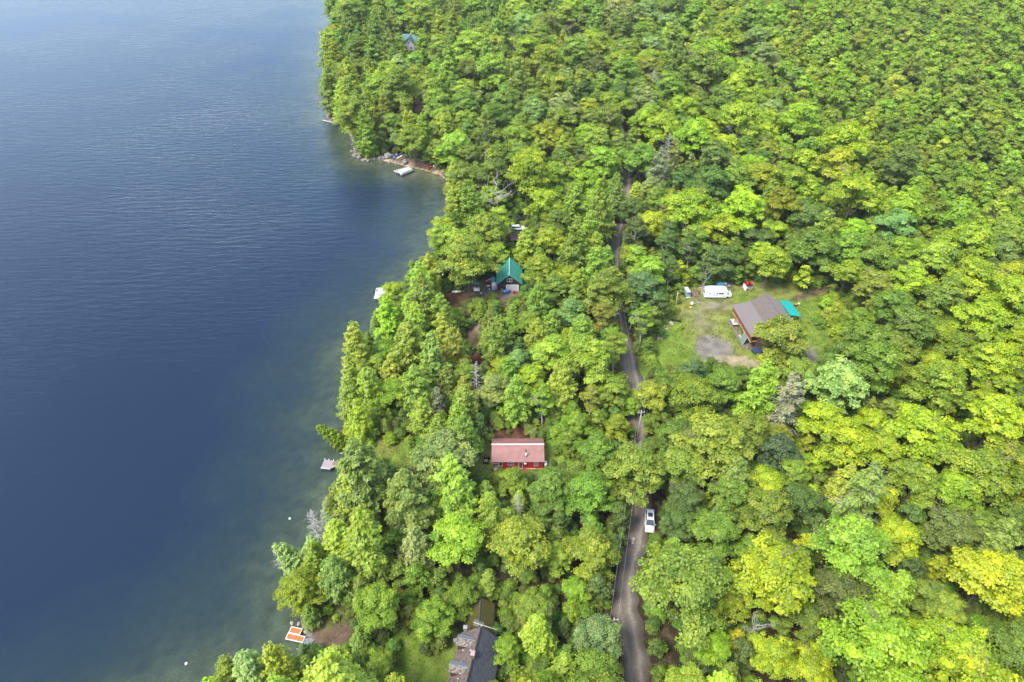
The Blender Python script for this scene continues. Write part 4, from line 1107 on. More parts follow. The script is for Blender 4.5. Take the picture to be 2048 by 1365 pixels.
d = MB(); [d.box((-3.55 - .3 + k * .15, -.10, .6), (.04, .03, .5)) for k in range(5)]; d.build('door_slats', m_dark, do)
d = MB(); d.box((.55, -.04, 1.05), (.8, .08, 1.95)); do = d.build('door', m_offwhite, t); d = MB(); d.box((.55, -.09, 1.1), (.6, .03, 1.5)); d.build('door_pane', m_glass, do)
s = MB(); s.lathe([(.05, 0), (.25, .05), (.28, .12)], (1.55, -.3, 1.65), 12, 'y'); s.box((1.55, -.12, 1.6), (.04, .26, .04)); s.build('satellite_dish', m_white, t)
s = MB(); s.box((1.25, -.1, 1.95), (.18, .16, .24)); s.build('wall_lamp', m_white, t)
s = MB(); s.box((3.4, -.25, .15), (3.2, .1, .05)); s.box((3.4, -.1, .05), (3.3, .2, .08)); s.build('sill_board', m_tanwood, t)
s = MB(); s.box((-3.1, -.75, .05), (1.5, 1.2, .12)); [s.box((-3.1, -1.2 - k * .3, -.1 - .12 * k), (1.2, .3, .1)) for k in range(3)]
for sx in (-3.8, -2.4): s.box((sx, -1.3, .45), (.08, .08, .9)); s.box((sx, -.75, .88), (.07, 1.1, .07))
s.build('entry_steps', mat('red_steps', (.20, .05, .035), .7, .3, 4), t)
s = MB(); s.box((1.0, -.8, .0), (2.0, 1.3, .12)); s.box((1.0, -1.6, -.15), (1.6, .35, .1)); s.box((2.0, -.8, .4), (.07, 1.2, .07)); s.box((2.0, -1.35, .2), (.08, .08, .5)); s.build('entry_steps', mat('red_steps', (.2, .05, .035)), t)
b = MB(); b.lathe([(.05, -.62), (.28, -.5), (.33, -.3), (.33, .3), (.28, .5), (.05, .62)], (0, 0, .75), 12, 'y'); b.box((0, -.3, .2), (.4, .08, .45)); b.box((0, .3, .2), (.4, .08, .45))
o = b.build('propane_tank', m_white, None); o.location = (CX + 5.75, CY + .7, CZ0 + .1); tag(o, 'white propane tank at the right end wall of the red cabin', 'propane tank')
t = empty('bench', P3(991.5, 943), .15, 'cream wooden bench against the red cabin left of its steps', 'bench')
b = MB(); b.box((0, 0, .46), (1.1, .5, .07)); b.build('seat', m_cream, t); b = MB(); b.box((0, .24, .75), (1.1, .06, .45)); b.build('backrest', m_cream, t)
for sx in (-.48, .48): b = MB(); b.box((sx, 0, .22), (.07, .45, .44)); b.build('leg', m_cream, t)
b = MB(); b.lathe([(.26, 0), (.3, .5), (.32, .75), (.2, .82)], (0, 0, 0), 12); b.lathe([(.34, .76), (.34, .8)], (0, 0, 0), 12)
o = b.build('trash_can', m_black); o.location = P3(985, 946); tag(o, 'black trash can at the left front corner of the red cabin', 'trash can')

def wheel(root, x, y, r=.34, w_=.22, axis='y', name='wheel'):
    a = MB(); a.lathe([(r * .55, -w_ / 2), (r * .96, -w_ / 2), (r, -w_ / 4), (r, w_ / 4), (r * .96, w_ / 2), (r * .55, w_ / 2)], (x, y, r), 14, axis); o = a.build(name, m_rubber, root)
    a = MB(); a.lathe([(.02, -w_ * .42), (r * .56, -w_ * .45), (r * .56, w_ * .45), (.02, w_ * .42)], (x, y, r), 10, axis); a.build('rim', m_steel, o)

t = empty('atv', P3(973, 923), R(82), 'black four-wheeled ATV parked on grass left of the red cabin', 'atv')
b = MB(); b.loft([[(x, y * wd, z) for y, z in ((-.3, .45), (.3, .45), (.34, .7), (.2, zt), (-.2, zt), (-.34, .7))] for x, wd, zt in ((-.95, .8, .75), (-.6, 1, .85), (-.1, .55, .82), (.3, .7, .95), (.7, 1.05, .88), (.98, .7, .75))]); b.build('body', m_black, t)
b = MB(); b.box((-.25, 0, .9), (.7, .28, .12), bev=.04); b.build('seat', mat('dark_blue_vinyl', (.03, .035, .10), .4), t)
b = MB(); b.tube([(.3, -.38, 1.1), (.42, 0, 1.05), (.3, .38, 1.1)], .02); b.tube([(.42, 0, 1.05), (.5, 0, .8)], .03); b.build('handlebar', m_steel, t)
for nm, x in (('rear_rack', -.7), ('front_rack', .72)):
    b = MB(); [b.box((x, -.3 + .15 * k, .98), (.5, .03, .03)) for k in range(5)]; b.box((x - .24, 0, .965), (.03, .66, .03)); b.box((x + .24, 0, .965), (.03, .66, .03)); b.build(nm, m_white if x < 0 else m_black, t)
for x in (-.62, .65):
    for y in (-.45, .45): wheel(t, x, y, .29, .24)

# ------------------------------------------------------------------ green roofed house
t = empty('house', (-4.15, 161.1, 2.0), 0, 'dark brown gabled garage house with a green metal roof', 'house')
H0, H1, WW, LL = 2.75, 5.65, 6.8, 9.0
w = MB(); w.prism([(0, -.5), (0, H0 - .1), (WW / 2, H1 - .12), (WW, H0 - .1), (WW, -.5)], 0, LL, 'y'); w.build('wall', m_darkwall, t)
rf = MB(); e = .3
sl = (H1 - H0) / (WW / 2)
slab(rf, (-e, -.45, H0 - e * sl), (WW / 2, -.45, H1), (WW / 2, LL + .3, H1), (-e, LL + .3, H0 - e * sl), .1)
slab(rf, (WW / 2, -.45, H1), (WW + e, -.45, H0 - e * sl), (WW + e, LL + .3, H0 - e * sl), (WW / 2, LL + .3, H1), .1)
al = math.atan(sl); L_ = (WW / 2 + e) / math.cos(al)
for k in range(20):
    y = -.4 + k * .5
    rf.box(((WW / 2 - e) / 2, y, (H1 + H0 - e * sl) / 2 + .03), (L_, .04, .04), ry=-al); rf.box((WW - (WW / 2 - e) / 2, y, (H1 + H0 - e * sl) / 2 + .03), (L_, .04, .04), ry=al)
ro = rf.build('roof', m_greenroof, t)
c = MB(); c.box((WW / 2, LL / 2 - .08, H1 + .04), (.26, LL + .75, .04)); c.build('ridge_cap', mat('pale_green_trim', (.25, .42, .36), .5), ro)
win(t, (3.45, -.04, 3.75), 1.4, .95)
d = MB(); d.box((4.25, -.04, 1.05), (3.3, .06, 2.1)); do = d.build('garage_door', mat('grey_white_door', (.52, .53, .56), .5, .1, 8, col2=(.62, .63, .66)), t)
d = MB(); d.box((2.52, -.06, 1.08), (.14, .1, 2.2)); d.box((5.98, -.06, 1.08), (.14, .1, 2.2)); d.box((4.25, -.06, 2.18), (3.32, .1, .14)); d.build('door_frame', m_white, do)
d = MB(); [d.box((4.25, -.08, .4 + .42 * k), (3.25, .02, .02)) for k in range(4)]; d.build('door_groove', m_offwhite, do)

def cl(px, py, h=0): return P3(px, py, h)
# woodshed
t = empty('woodshed', cl(950, 579), 0, 'small open-fronted wooden shed with a green lean-to roof', 'shed')
b = MB(); b.box((-1.0, .5, .85), (.08, 1.0, 1.7)); b.box((1.0, .5, .85), (.08, 1.0, 1.7)); b.box((0, 1.0, .8), (2.0, .08, 1.6)); b.box((0, .5, .06), (1.9, .9, .1)); b.box((0, 0, 1.68), (2.1, .1, .14)); b.build('frame', m_wood, t)
b = MB(); rnd = random.Random(4)
for k in range(46): b.lathe([(.07 + rnd.random() * .03, 0), (.08, .6)], (-.85 + .17 * (k % 11) + rnd.uniform(-.02, .02), .15, .2 + .17 * (k // 11)), 6, 'y')
b.build('firewood', mat('split_firewood', (.40, .26, .13), .85, .4, 7), t)
b = MB(); slab(b, (-1.2, -.35, 1.95), (1.2, -.35, 1.95), (1.2, 1.25, 1.65), (-1.2, 1.25, 1.65), .06); b.build('roof', m_greenroof, t)
t = empty('bench', cl(953.5, 584), .03, 'white padded swing bench in front of the small woodshed', 'bench')
b = MB(); b.box((0, 0, .45), (1.7, .55, .14), bev=.04); b.build('seat', m_white, t); b = MB(); b.box((0, .36, .85), (1.7, .14, .62), rx=-.2, bev=.04); b.build('backrest', m_white, t)
for sx in (-.8, .8): b = MB(); b.box((sx, .1, .22), (.06, .6, .44)); b.build('leg', m_black, t)
b = MB(); b.box((0, 0, .17), (.7, .4, .34), bev=.05); b.box((0, 0, .37), (.74, .44, .07), bev=.02); o = b.build('cooler', m_blue); o.location = cl(954.5, 584) + Vector((0, .35, 1.17)); tag(o, 'blue cooler box sitting on top of the white bench', 'cooler')
b = MB(); b.box((0, 0, .9), (.6, .07, 1.8), rx=-.15, bev=.02); b.box((0, -.02, 1.2), (.5, .09, .05), rx=-.15); o = b.build('panel', m_green); o.location = cl(939, 585); tag(o, 'dark green board standing upright left of the woodshed', 'board')
def boat_hull(m, L_, W_, H_, thick=.05, n=9, open_top=True):
    outer = []; inner = []
    for i in range(n):
        u = i / (n - 1); x = (u - .5) * L_; k = max(.03, math.sin(math.pi * min(1, max(.0, u))) ** .55)
        o_ = [(x, -W_ / 2 * k, H_ * (1 + .25 * (2 * u - 1) ** 2)), (x, -W_ / 2 * k * .75, H_ * .35), (x, 0, H_ * .25 * (2 * u - 1) ** 2), (x, W_ / 2 * k * .75, H_ * .35), (x, W_ / 2 * k, H_ * (1 + .25 * (2 * u - 1) ** 2))]
        i_ = [(a * .97, b_ * .9, c_ + (thick if 0 < j < 4 else -.002)) for j, (a, b_, c_) in enumerate(o_)]
        outer.append(o_); inner.append(i_)
    rings = [o_ + i_[::-1] for o_, i_ in zip(outer, inner)]
    m.loft(rings, True, True)
    return m
def canoe(name, px, py, rz, L_, W_, H_, m1, label, cat, m2=None, seats=2, h=.04, water=False):
    p = W3(px, py, 0) if water else cl(px, py)
    t = empty(name, p + Vector((0, 0, h)), rz, label, cat)
    boat_hull(MB(), L_, W_, H_).build('hull', m1, t) if False else None
    mm = MB(); boat_hull(mm, L_, W_, H_); mm.build('hull', m1, t)
    for k in range(seats):
        b = MB(); x = (k - (seats - 1) / 2) * L_ * .42; b.box((x, 0, H_ * .8), (L_ * .06, W_ * .78, .04)); b.build('seat', m2 or m_wood, t)
    return t
def kayak(name, p, rz, L_, W_, m1, m2, label, cat='kayak', deck=True, group=None):
    t = empty(name, p, rz, label, cat, group)
    b = MB(); rings = []
    for i in range(9):
        u = i / 8; k = max(.04, math.sin(math.pi * u) ** .6); x = (u - .5) * L_; z = .10 + .10 * (2 * u - 1) ** 2
        rings.append([(x, W_ / 2 * k * math.cos(q), z + .14 * (k if deck else .55) * math.sin(q)) for q in [i_ * math.pi / 4 for i_ in range(8)]])
    b.loft(rings); b.build('hull', m1, t)
    b = MB(); b.loft([[(x + .42 * math.cos(q) * L_ / 3, .72 * W_ / 2 * math.sin(q), .16 + z + (.02 if deck else 0)) for q in [i_ * math.pi / 6 for i_ in range(12)]] for x, z in ((0, .05), (0, .10 if deck else .06))]); b.build('cockpit' if deck else 'deck_pad', m2, t)
    return t
canoe('rowing_boat', 913, 586, .05, 2.6, 1.1, .4, m_offwhite, 'small pale rowing boat with teal seats under the trees left of the green-roofed house', 'boat', m_teal, 2)
b = MB(); b.lathe([(1.0, 0), (1.02, .5), (.85, 1.1), (.5, 1.5), (.06, 1.68)], (0, 0, 0), 10); o = b.build('tent', m_teal); o.location = cl(987.5, 566); tag(o, 'round teal tent beside the left wall of the green-roofed house', 'tent')
t = empty('pole_pile', cl(980, 562), R(38), 'heap of grey metal poles behind the teal tent', 'pole pile'); rnd = random.Random(8)
for k in range(16): b = MB(); b.tube([(-1.5 + rnd.uniform(-.2, .2), -.5 + .065 * k, .2 + .35 * rnd.random()), (1.4 + rnd.uniform(-.3, .3), -.5 + .065 * k + rnd.uniform(-.2, .2), .5 + .4 * rnd.random())], .05, 5); b.build('pole', m_steel if k % 3 else m_offwhite, t)
def mower(p, rz, label):
    t = empty('riding_mower', p, rz, label, 'mower')
    b = MB(); b.loft([[(x, y * wd, z) for y, z in ((-.3, .3), (.3, .3), (.32, .55), (.2, zt), (-.2, zt), (-.32, .55))] for x, wd, zt in ((-.6, 1, .6), (.0, 1, .62), (.1, .9, .85), (.75, .8, .8), (.85, .6, .6))]); b.build('body', m_red, t)
    b = MB(); b.box((-.3, 0, .75), (.4, .4, .1), bev=.03); b.box((-.5, 0, .95), (.1, .4, .35), bev=.03); b.build('seat', m_black, t)
    b = MB(); b.tube([(.1, 0, .85), (-.0, 0, 1.1)], .02); b.lathe([(.17, 0), (.17, .03)], (0, 0, 1.1), 10); b.build('steering_wheel', m_black, t)
    for x, r in ((-.4, .25), (.55, .2)):
        for y in (-.38, .38): wheel(t, x, y, r, .18)
mower(cl(979.5, 567), 2.4, 'red riding mower at the foot of the grey pole heap')
def cooler_box(px, py, m1, m2, label, s=(.9, .5, .4), rz=.2, cat='box', name='storage_box'):
    t = empty(name, cl(px, py), rz, label, cat)
    b = MB(); b.box((0, 0, s[2] / 2), s, bev=.04); b.build('body', m1, t); b = MB(); b.box((0, 0, s[2] + .04), (s[0] + .06, s[1] + .06, .09), bev=.02); b.build('lid', m2, t)
cooler_box(977, 574.5, m_red, m_offwhite, 'red storage box with a pale lid left of the cluttered white rack')
def barrel(px, py, m1, label, r=.3, h=.9, name='barrel', cat='barrel', lid=None):
    t = empty(name, cl(px, py), 0, label, cat)
    b = MB(); b.lathe([(r * .9, 0), (r, .08), (r * 1.04, h * .33), (r * .98, h * .36), (r * 1.04, h * .66), (r, h - .05), (r * .9, h)], (0, 0, 0), 14); b.build('drum', m1, t)
    b = MB(); b.lathe([(r * .8, h + .004), (r * .8, h + .03)], (0, 0, 0), 12); b.build('lid', lid or m1, t)
barrel(973.5, 580.5, m_blue, 'blue barrel on the dirt left of the cluttered white rack')
barrel(979, 580.5, m_offwhite, 'small white tub right beside the blue barrel', .2, .45, 'tub', 'tub')
t = empty('storage_rack', cl(989, 581.5), 0, 'white rack cluttered with pink and white goods against the green-roofed house', 'rack')
b = MB()
for sx in (-.7, .7):
    for sy in (0, 1.6): b.box((sx, sy, .95), (.05, .05, 1.9))
b.build('frame', m_white, t)
for z in (.35, .95, 1.55): b = MB(); b.box((0, .8, z), (1.45, 1.65, .04)); b.build('shelf', m_white, t)
rnd = random.Random(21); pinks = [mat('pink_fabric', (.55, .16, .25), .8), m_offwhite, m_white, m_ltblue, mat('magenta_cloth', (.28, .06, .2), .8), m_offwhite]
for k in range(26):
    b = MB(); b.box((0, 0, 0), (rnd.uniform(.15, .4), rnd.uniform(.15, .4), rnd.uniform(.12, .34)), rz=rnd.uniform(0, 3), bev=.03); o = b.build('bundle', pinks[k % 6], t)
    o.location = (rnd.uniform(-.55, .55), rnd.uniform(.1, 1.5), (.55, 1.15, 1.74)[k % 3])
def pallet_crate(p, rz, w_, d_, h_, m1, label):
    t = empty('crate', p, rz, label, 'crate')
    for k in range(6): b = MB(); b.box((-w_ / 2 + .06 + k * (w_ - .12) / 5, -d_ / 2, h_ / 2), (.12, .04, h_)); b.build('slat', m1, t)
    b = MB(); b.box((0, 0, .08), (w_, d_, .12)); b.box((0, d_ / 2, h_ / 2), (w_, .04, h_)); b.box((-w_ / 2, 0, h_ / 2), (.04, d_, h_)); b.box((w_ / 2, 0, h_ / 2), (.04, d_, h_)); b.build('box', m_dark, t)
pallet_crate(cl(997.5, 586), 0, 1.1, .7, 1.0, m_wood, 'slatted orange wooden crate at the left front corner of the green-roofed house')
b = MB(); b.box((0, 0, .55), (.22, .16, 1.1), bev=.02); b.box((0, 0, 1.12), (.26, .2, .06)); o = b.build('post', m_yellow); o.location = cl(1004, 585); tag(o, 'short yellow post between the wooden crate and blue jet ski', 'post')
t = empty('jet_ski', cl(1012, 587), .1, 'blue jet ski on the dirt before the white garage door', 'jet ski')
b = MB(); b.loft([[(x, y * wd, z) for y, z in ((-.45, .28), (0, .1), (.45, .28), (.4, .5), (.18, zt), (-.18, zt), (-.4, .5))] for x, wd, zt in ((-.95, .85, .55), (-.4, 1, .85), (.15, .95, 1.05), (.5, .8, .9), (1.1, .2, .5))]); b.build('hull', m_blue, t)
b = MB(); b.box((-.4, 0, .92), (.9, .28, .16), bev=.05); b.build('seat', m_ltblue, t); b = MB(); b.tube([(.15, -.3, 1.2), (.25, 0, 1.15), (.15, .3, 1.2)], .025); b.build('handlebar', m_black, t)
barrel(1018.5, 584, mat('grey_plastic', (.2, .22, .22), .6), 'grey bin before the white garage door', .27, .7, 'bin', 'bin')
barrel(1028, 588, m_red, 'red barrel right of the blue jet ski', .3, .95)
cooler_box(962, 589, m_black, m_white, 'small black box with a white lid on the dirt below the woodshed', (.5, .35, .3), .5)
t = empty('wheelbarrow', cl(932, 586), .8, 'dark wheelbarrow lying left of the green board', 'wheelbarrow')
b = MB(); b.loft([[(x * s_, y * s_, z) for x, y in ((-.45, -.3), (.45, -.25), (.45, .25), (-.45, .3))] for s_, z in ((.7, .3), (1, .6))], smooth=False); b.build('tray', m_cark, t)
b = MB(); b.tube([(-.9, -.3, .5), (.5, -.1, .3)], .025); b.tube([(-.9, .3, .5), (.5, .1, .3)], .025); b.build('handle', m_redwood, t); wheel(t, .6, 0, .2, .1)

# ------------------------------------------------------------------ cars
def car(p, rz, paint, label, L_=4.6, W_=1.85, H_=1.65, suv=True, name='parked_car', sunroof=False):
    t = empty(name, p, rz, label, 'car')
    def ring(x, zb, zt, wb, wt): return [(x, -wb, zb), (x, wb, zb), (x, wb * 1.02, (zb + zt) / 2), (x, wt, zt), (x, -wt, zt), (x, -wb * 1.02, (zb + zt) / 2)]
    h = W_ / 2; xf = L_ / 2
    b = MB(); b.loft([ring(-xf, .45, .85, h * .8, h * .78), ring(-xf + .12, .28, .98, h * .94, h * .9), ring(-xf * .6, .22, 1.0, h, h * .94), ring(0, .22, 1.0, h, h * .95), ring(xf * .45, .22, .98, h, h * .93), ring(xf * .8, .25, .88, h * .97, h * .86), ring(xf - .05, .3, .72, h * .85, h * .74), ring(xf, .4, .6, h * .75, h * .68)]); b.build('body', paint, t)
    r0, r1 = (-xf + .25, xf * .12) if suv else (-xf + 1.0, xf * .1)
    b = MB(); b.loft([[(-xf + .08 if suv else -xf + .45, -h * .88, .97), (-xf + .08 if suv else -xf + .45, h * .88, .97), (xf * .46, h * .88, .97), (xf * .46, -h * .88, .97)],
                      [(r0, -h * .70, H_ - .06), (r0, h * .70, H_ - .06), (r1, h * .70, H_ - .06), (r1, -h * .70, H_ - .06)]], smooth=False); g_ = b.build('window_band', m_glass, t)
    b = MB(); b.box(((r0 + r1) / 2, 0, H_ - .03), (r1 - r0 + .06, h * 1.44, .09), bev=.03)
    for x0, x1 in (((-xf + .08 if suv else -xf + .45), r0), (xf * .46, r1)):
        for s_ in (-1, 1): b.tube([(x0, s_ * h * .885, .97), (x1, s_ * h * .705, H_ - .05)], .05, 5)
    for s_ in (-1, 1): b.tube([((r0 + r1) / 2 + .1, s_ * h * .89, .97), ((r0 + r1) / 2 + .05, s_ * h * .71, H_ - .05)], .045, 5)
    ro = b.build('roof', paint, t)
    if sunroof: b = MB(); b.box(((r0 + r1) / 2 + .1, 0, H_ + .018), (.95, h * .95, .02)); b.build('sunroof', m_glass, ro)
    for x in (-xf * .6, xf * .62):
        for y in (-h + .1, h - .1): wheel(t, x, y, .35, .24)
    for s_ in (-1, 1):
        b = MB(); b.box((xf - .06, s_ * h * .58, .62), (.08, .3, .13), bev=.02); b.build('headlight', m_white, t)
        b = MB(); b.box((-xf + .03, s_ * h * .66, .82), (.08, .2, .2), bev=.02); b.build('tail_light', m_red, t)
        b = MB(); b.box((xf * .36, s_ * (h + .1), 1.02), (.12, .2, .13), bev=.02); b.build('mirror', paint, t)
    b = MB(); b.box((xf - .02, 0, .42), (.06, W_ * .7, .14)); b.build('grille', m_black, t)
    return t
car((26.05, 80.65, 2.95), R(-99), m_silver, 'silver white SUV parked under branches on the right verge of the dirt road', 4.7, 1.85, 1.72, True, sunroof=True)
car((2.05, 197.1, 1.95), R(10), m_carw, 'white car with dark windows parked among trees behind the green-roofed house', 4.5, 1.8, 1.55)
car(tuple(P3(1036, 440)), R(8), m_cark, 'black car in deep shade behind the white car', 4.4, 1.8, 1.5)
# brown roofed shed beside them
t = empty('shed', cl(1023, 492), R(14), 'low brown-roofed shed in the trees before the white car', 'shed')
b = MB(); b.prism([(0, -.4), (0, 2.0), (1.9, 2.8), (3.8, 2.0), (3.8, -.4)], 0, 4.2, 'x'); b.build('wall', m_darkwall, t)
b = MB(); slab(b, (-.3, -.3, 1.95), (4.5, -.3, 1.95), (4.5, 1.9, 2.92), (-.3, 1.9, 2.92)); slab(b, (-.3, 1.9, 2.92), (4.5, 1.9, 2.92), (4.5, 4.1, 1.95), (-.3, 4.1, 1.95)); b.build('roof', mat('plum_brown_shingles', (.115, .075, .075), .9, .25, 3), t)
b = MB(); b.box((2.1, -.03, .95), (.9, .05, 1.8)); b.build('door', m_redwood, t)
t = empty('covered_woodpile', cl(962, 471), .2, 'bright blue tarp over a woodpile in the trees near the shore', 'tarp')
b = MB(); b.blob((0, 0, .4), (1.15, .6, .5), 3, .15, 6); b.build('tarp', mat('bright_blue_tarp', (.01, .22, .5), .5, .2, 3), t)

# ------------------------------------------------------------------ brown roofed house
t = empty('house', (57.25, 145.2, 4.1), R(-84.8), 'brown-shingled house with a raised porch at the back of the grassy yard', 'house')
LL = 13.6
w = MB(); w.prism([(1.9, -.6), (1.9, 4.5), (4.5, 5.05), (7.9, 7.35), (11.9, 4.75), (11.9, -.6)], .35, LL - .35, 'x'); w.build('wall', mat('brown_siding', (.13, .085, .06), .8, .2, 3), t)
def rr(y0, z0, y1, z1, m_, name, par=None):
    b = MB(); slab(b, (0, y0, z0), (LL, y0, z0), (LL, y1, z1), (0, y1, z1), .16); return b.build(name, m_, par or t)
r1 = rr(-.25, 4.3, 4.5, 5.25, m_brshing, 'porch_roof'); r2 = rr(4.503, 5.28, 7.9, 7.6, m_brshing2, 'roof'); r3 = rr(12.35, 4.75, 7.9, 7.6, m_tanshing, 'roof')
b = MB(); b.box((LL / 2, 7.9, 7.62), (LL + .04, .3, .05)); b.build('ridge_cap', m_brshing2, r2)
b = MB(); b.box((LL / 2, 1.05, 2.45), (LL - .5, 1.75, .14)); dk = b.build('porch_deck', m_redwood, t)
b = MB(); b.box((LL / 2, .12, 2.42), (LL - .4, .1, .32)); b.build('beam', m_tanwood, dk)
b = MB()
for k in range(44): b.box((.45 + k * (LL - .9) / 43, .16, 3.02), (.2, .04, .86))
b.box((LL / 2, .16, 3.49), (LL - .7, .12, .06)); b.build('railing', m_redwood, dk)
for k in range(6): b = MB(); b.box((.45 + k * (LL - .9) / 5, .12, 2.15), (.14, .14, 4.2 + .3)); b.build('porch_post', m_redwood, t)
b = MB(); b.box((LL / 2, .6, .03), (LL - 1.0, 3.1, .12)); b.build('patio', m_earth, t)
for x in (2.5, 5.5, 8.6, 11.3): win(t, (x, 1.86, 3.7), 1.1, .9, 'y', m_white)
b = MB(); b.box((7.1, 1.86, 3.45), (.9, .06, 1.8)); b.build('door', m_offwhite, t)
win(t, (LL - .31, 4.6, 3.6), 1.1, 1.0, 'x'); win(t, (LL - .31, 9.4, 3.6), 1.1, 1.0, 'x'); win(t, (.31, 6.6, 3.4), 1.2, 1.0, 'x')
b = MB(); b.box((LL - .28, 7.0, 1.2), (.1, 3.6, 2.2)); b.build('lower_door', m_dark, t)
yard = t
rnd = random.Random(5)
for k, (u, c_) in enumerate(((1.0, m_white), (1.5, m_red), (2.1, m_offwhite), (2.7, m_ltblue), (3.4, m_white))):
    q = t.matrix_basis @ Vector((u, .75, 2.52)) if False else Matrix.Translation(t.location) @ Matrix.Rotation(R(-84.8), 4, 'Z') @ Vector((u, .7, 2.52))
    b = MB(); b.box((0, 0, .22), (.42, .42, .06)); b.box((0, .2, .48), (.42, .05, .5)); [b.box((a_, c2, .1), (.05, .05, .22)) for a_ in (-.18, .18) for c2 in (-.18, .18)]
    o = b.build('porch_chair', c_); o.location = q; o.rotation_euler = (0, 0, R(-84.8 + rnd.uniform(-30, 30)))
    tag(o, ('white', 'red', 'grey white', 'pale blue', 'second white')[k] + ' porch chair behind the railing at the far end', 'chair', 'chairs on the raised porch')
def yl(u, v, z): return Matrix.Translation((57.25, 145.2, 4.1)) @ Matrix.Rotation(R(-84.8), 4, 'Z') @ Vector((u, v, z))
t = empty('table', yl(2.7, .2, .1), R(-84.8), 'large cream table top on the patio under the raised porch', 'table')
b = MB(); b.box((0, 0, .74), (2.6, 1.5, .08)); b.build('table_top', m_concrete, t)
for sx in (-1.1, 1.1):
    for sy in (-.6, .6): b = MB(); b.box((sx, sy, .35), (.08, .08, .7)); b.build('leg', m_redwood, t)
t = empty('door_panel', yl(10.2, -.2, .1), R(-84.8), 'tall grey-green panel leaning at the near end of the porch', 'panel')
b = MB(); b.box((0, 0, 1.2), (2.4, .08, 2.4), rx=-.28, bev=.01); b.build('sheet', m_greygreen, t); b = MB(); b.box((-1.15, .05, 1.2), (.07, .1, 2.42), rx=-.28); b.box((1.15, .05, 1.2), (.07, .1, 2.42), rx=-.28); b.build('frame', m_green, t)
t = empty('pallet_stack', yl(8.2, -.1, .1), R(-80), 'pale boards stacked on the patio beside the grey-green panel', 'boards')
for k in range(4): b = MB(); b.box((.1 * k, .05 * k, .06 + .09 * k), (1.7, .35, .07), rz=.06 * k); b.build('board', m_concrete, t)
t = empty('hot_tub', P3(1513, 706), R(12), 'dark blue covered spa tub at the near corner of the brown-roofed house', 'hot tub')
b = MB(); b.box((0, 0, .42), (2.1, 1.9, .84), bev=.08); b.build('shell', mat('dark_slat_side', (.05, .05, .07), .6, .3, 8), t); b = MB(); b.box((0, -.48, .9), (2.15, .93, .12), bev=.03); b.box((0, .48, .9), (2.15, .93, .12), bev=.03); b.build('cover', mat('navy_vinyl', (.04, .06, .12), .4), t)
t = empty('lean_to', (72.6, 145.9, 4.4), R(-84.8), 'teal tarp roof on posts along the right side of the brown-roofed house', 'lean-to')
b = MB(); slab(b, (-3.4, -1.5, 2.9), (3.6, -1.5, 2.9), (3.6, 1.6, 2.3), (-3.4, 1.6, 2.3), .05); b.build('tarp_roof', m_teal, t)
for sx in (-3.3, 0, 3.5):
    for sy, z_ in ((-1.4, 2.85), (1.5, 2.3)): b = MB(); b.box((sx, sy, z_ / 2 - .1), (.1, .1, z_)); b.build('post', m_greywood, t)
cooler_box(1591, 612, m_black, m_wood, 'black crate with a wooden lid right of the teal lean-to', (.8, .6, .5), .6)
cooler_box(1597, 610, mat('salmon_plastic', (.5, .3, .24), .7), m_offwhite, 'salmon coloured box beside the black crate at the teal lean-to', (.6, .5, .4), 1.0)

# ------------------------------------------------------------------ yard vehicles
t = empty('camper_van', (56.35, 155.85, 3.86), R(-.5), 'long white camper van parked at the back of the yard', 'camper')
def cr(x, zb, zt, w_=1.15, wt=1.08): return [(x, -w_, zb), (x, w_, zb), (x, w_, zt - .35), (x, wt, zt), (x, -wt, zt), (x, -w_, zt - .35)]
b = MB(); b.loft([cr(-3.7, .5, 2.3, 1.1, 1.0), cr(-3.6, .42, 2.75), cr(-1.5, .40, 2.82), cr(1.6, .40, 2.80), cr(2.35, .40, 2.62, 1.12, .98), cr(3.1, .42, 1.75, 1.05, .85), cr(3.75, .5, 1.35, .95, .75), cr(3.85, .6, 1.15, .85, .65)], smooth=False); b.build('body', m_carw, t)
for x, z, w_, h_ in ((-2.3, 1.75, .5, .32), (-.35, 1.7, .36, .6), (.75, 1.75, 1.35, .55)): win(t, (x, -1.165, z), w_, h_, 'y', m_carw, sash=w_ > 1)
for s_ in (-1, 1): b = MB(); b.box((2.35, s_ * 1.09, 1.62), (.95, .04, .45)); b.build('cab_window', m_glass, t)
b = MB(); b.add([(3.08, -.8, 1.78), (3.08, .8, 1.78), (2.45, .9, 2.5), (2.45, -.9, 2.5)], [(0, 1, 2, 3)]); b.add([(3.11, -.8, 1.80), (3.11, .8, 1.80), (2.48, .9, 2.52), (2.48, -.9, 2.52)], [(0, 1, 2, 3)]); b.build('windscreen', m_glass, t)
b = MB(); b.box((-3.68, 0, 1.7), (.05, 1.2, .7)); b.build('rear_window', m_glass, t)
b = MB(); b.box((-1.2, 0, 2.87), (.7, .7, .14), bev=.04); b.box((.9, .2, 2.86), (.5, .5, .1), bev=.03); b.build('roof_vent', m_white, t)
b = MB(); b.box((-.9, -1.16, 1.18), (1.2, .02, .06)); b.box((1.6, -1.16, .95), (1.4, .02, .05)); b.build('side_stripe', m_bluegrey, t)
for x in (-1.75, 2.75):
    for y in (-1.0, 1.0): wheel(t, x, y, .36, .24)
for s_ in (-1, 1): b = MB(); b.box((3.84, s_ * .6, .95), (.06, .25, .18)); b.build('headlight', m_glass, t)
t = empty('trailer', (48.25, 156.6, 3.66), R(8), 'narrow grey enclosed trailer beside the empty boat trailer', 'trailer')
b = MB(); b.box((0, 0, 1.15), (1.15, 2.7, 1.65), bev=.06); b.build('body', mat('grey_trailer_paint', (.27, .34, .34), .6, .15, 3), t)
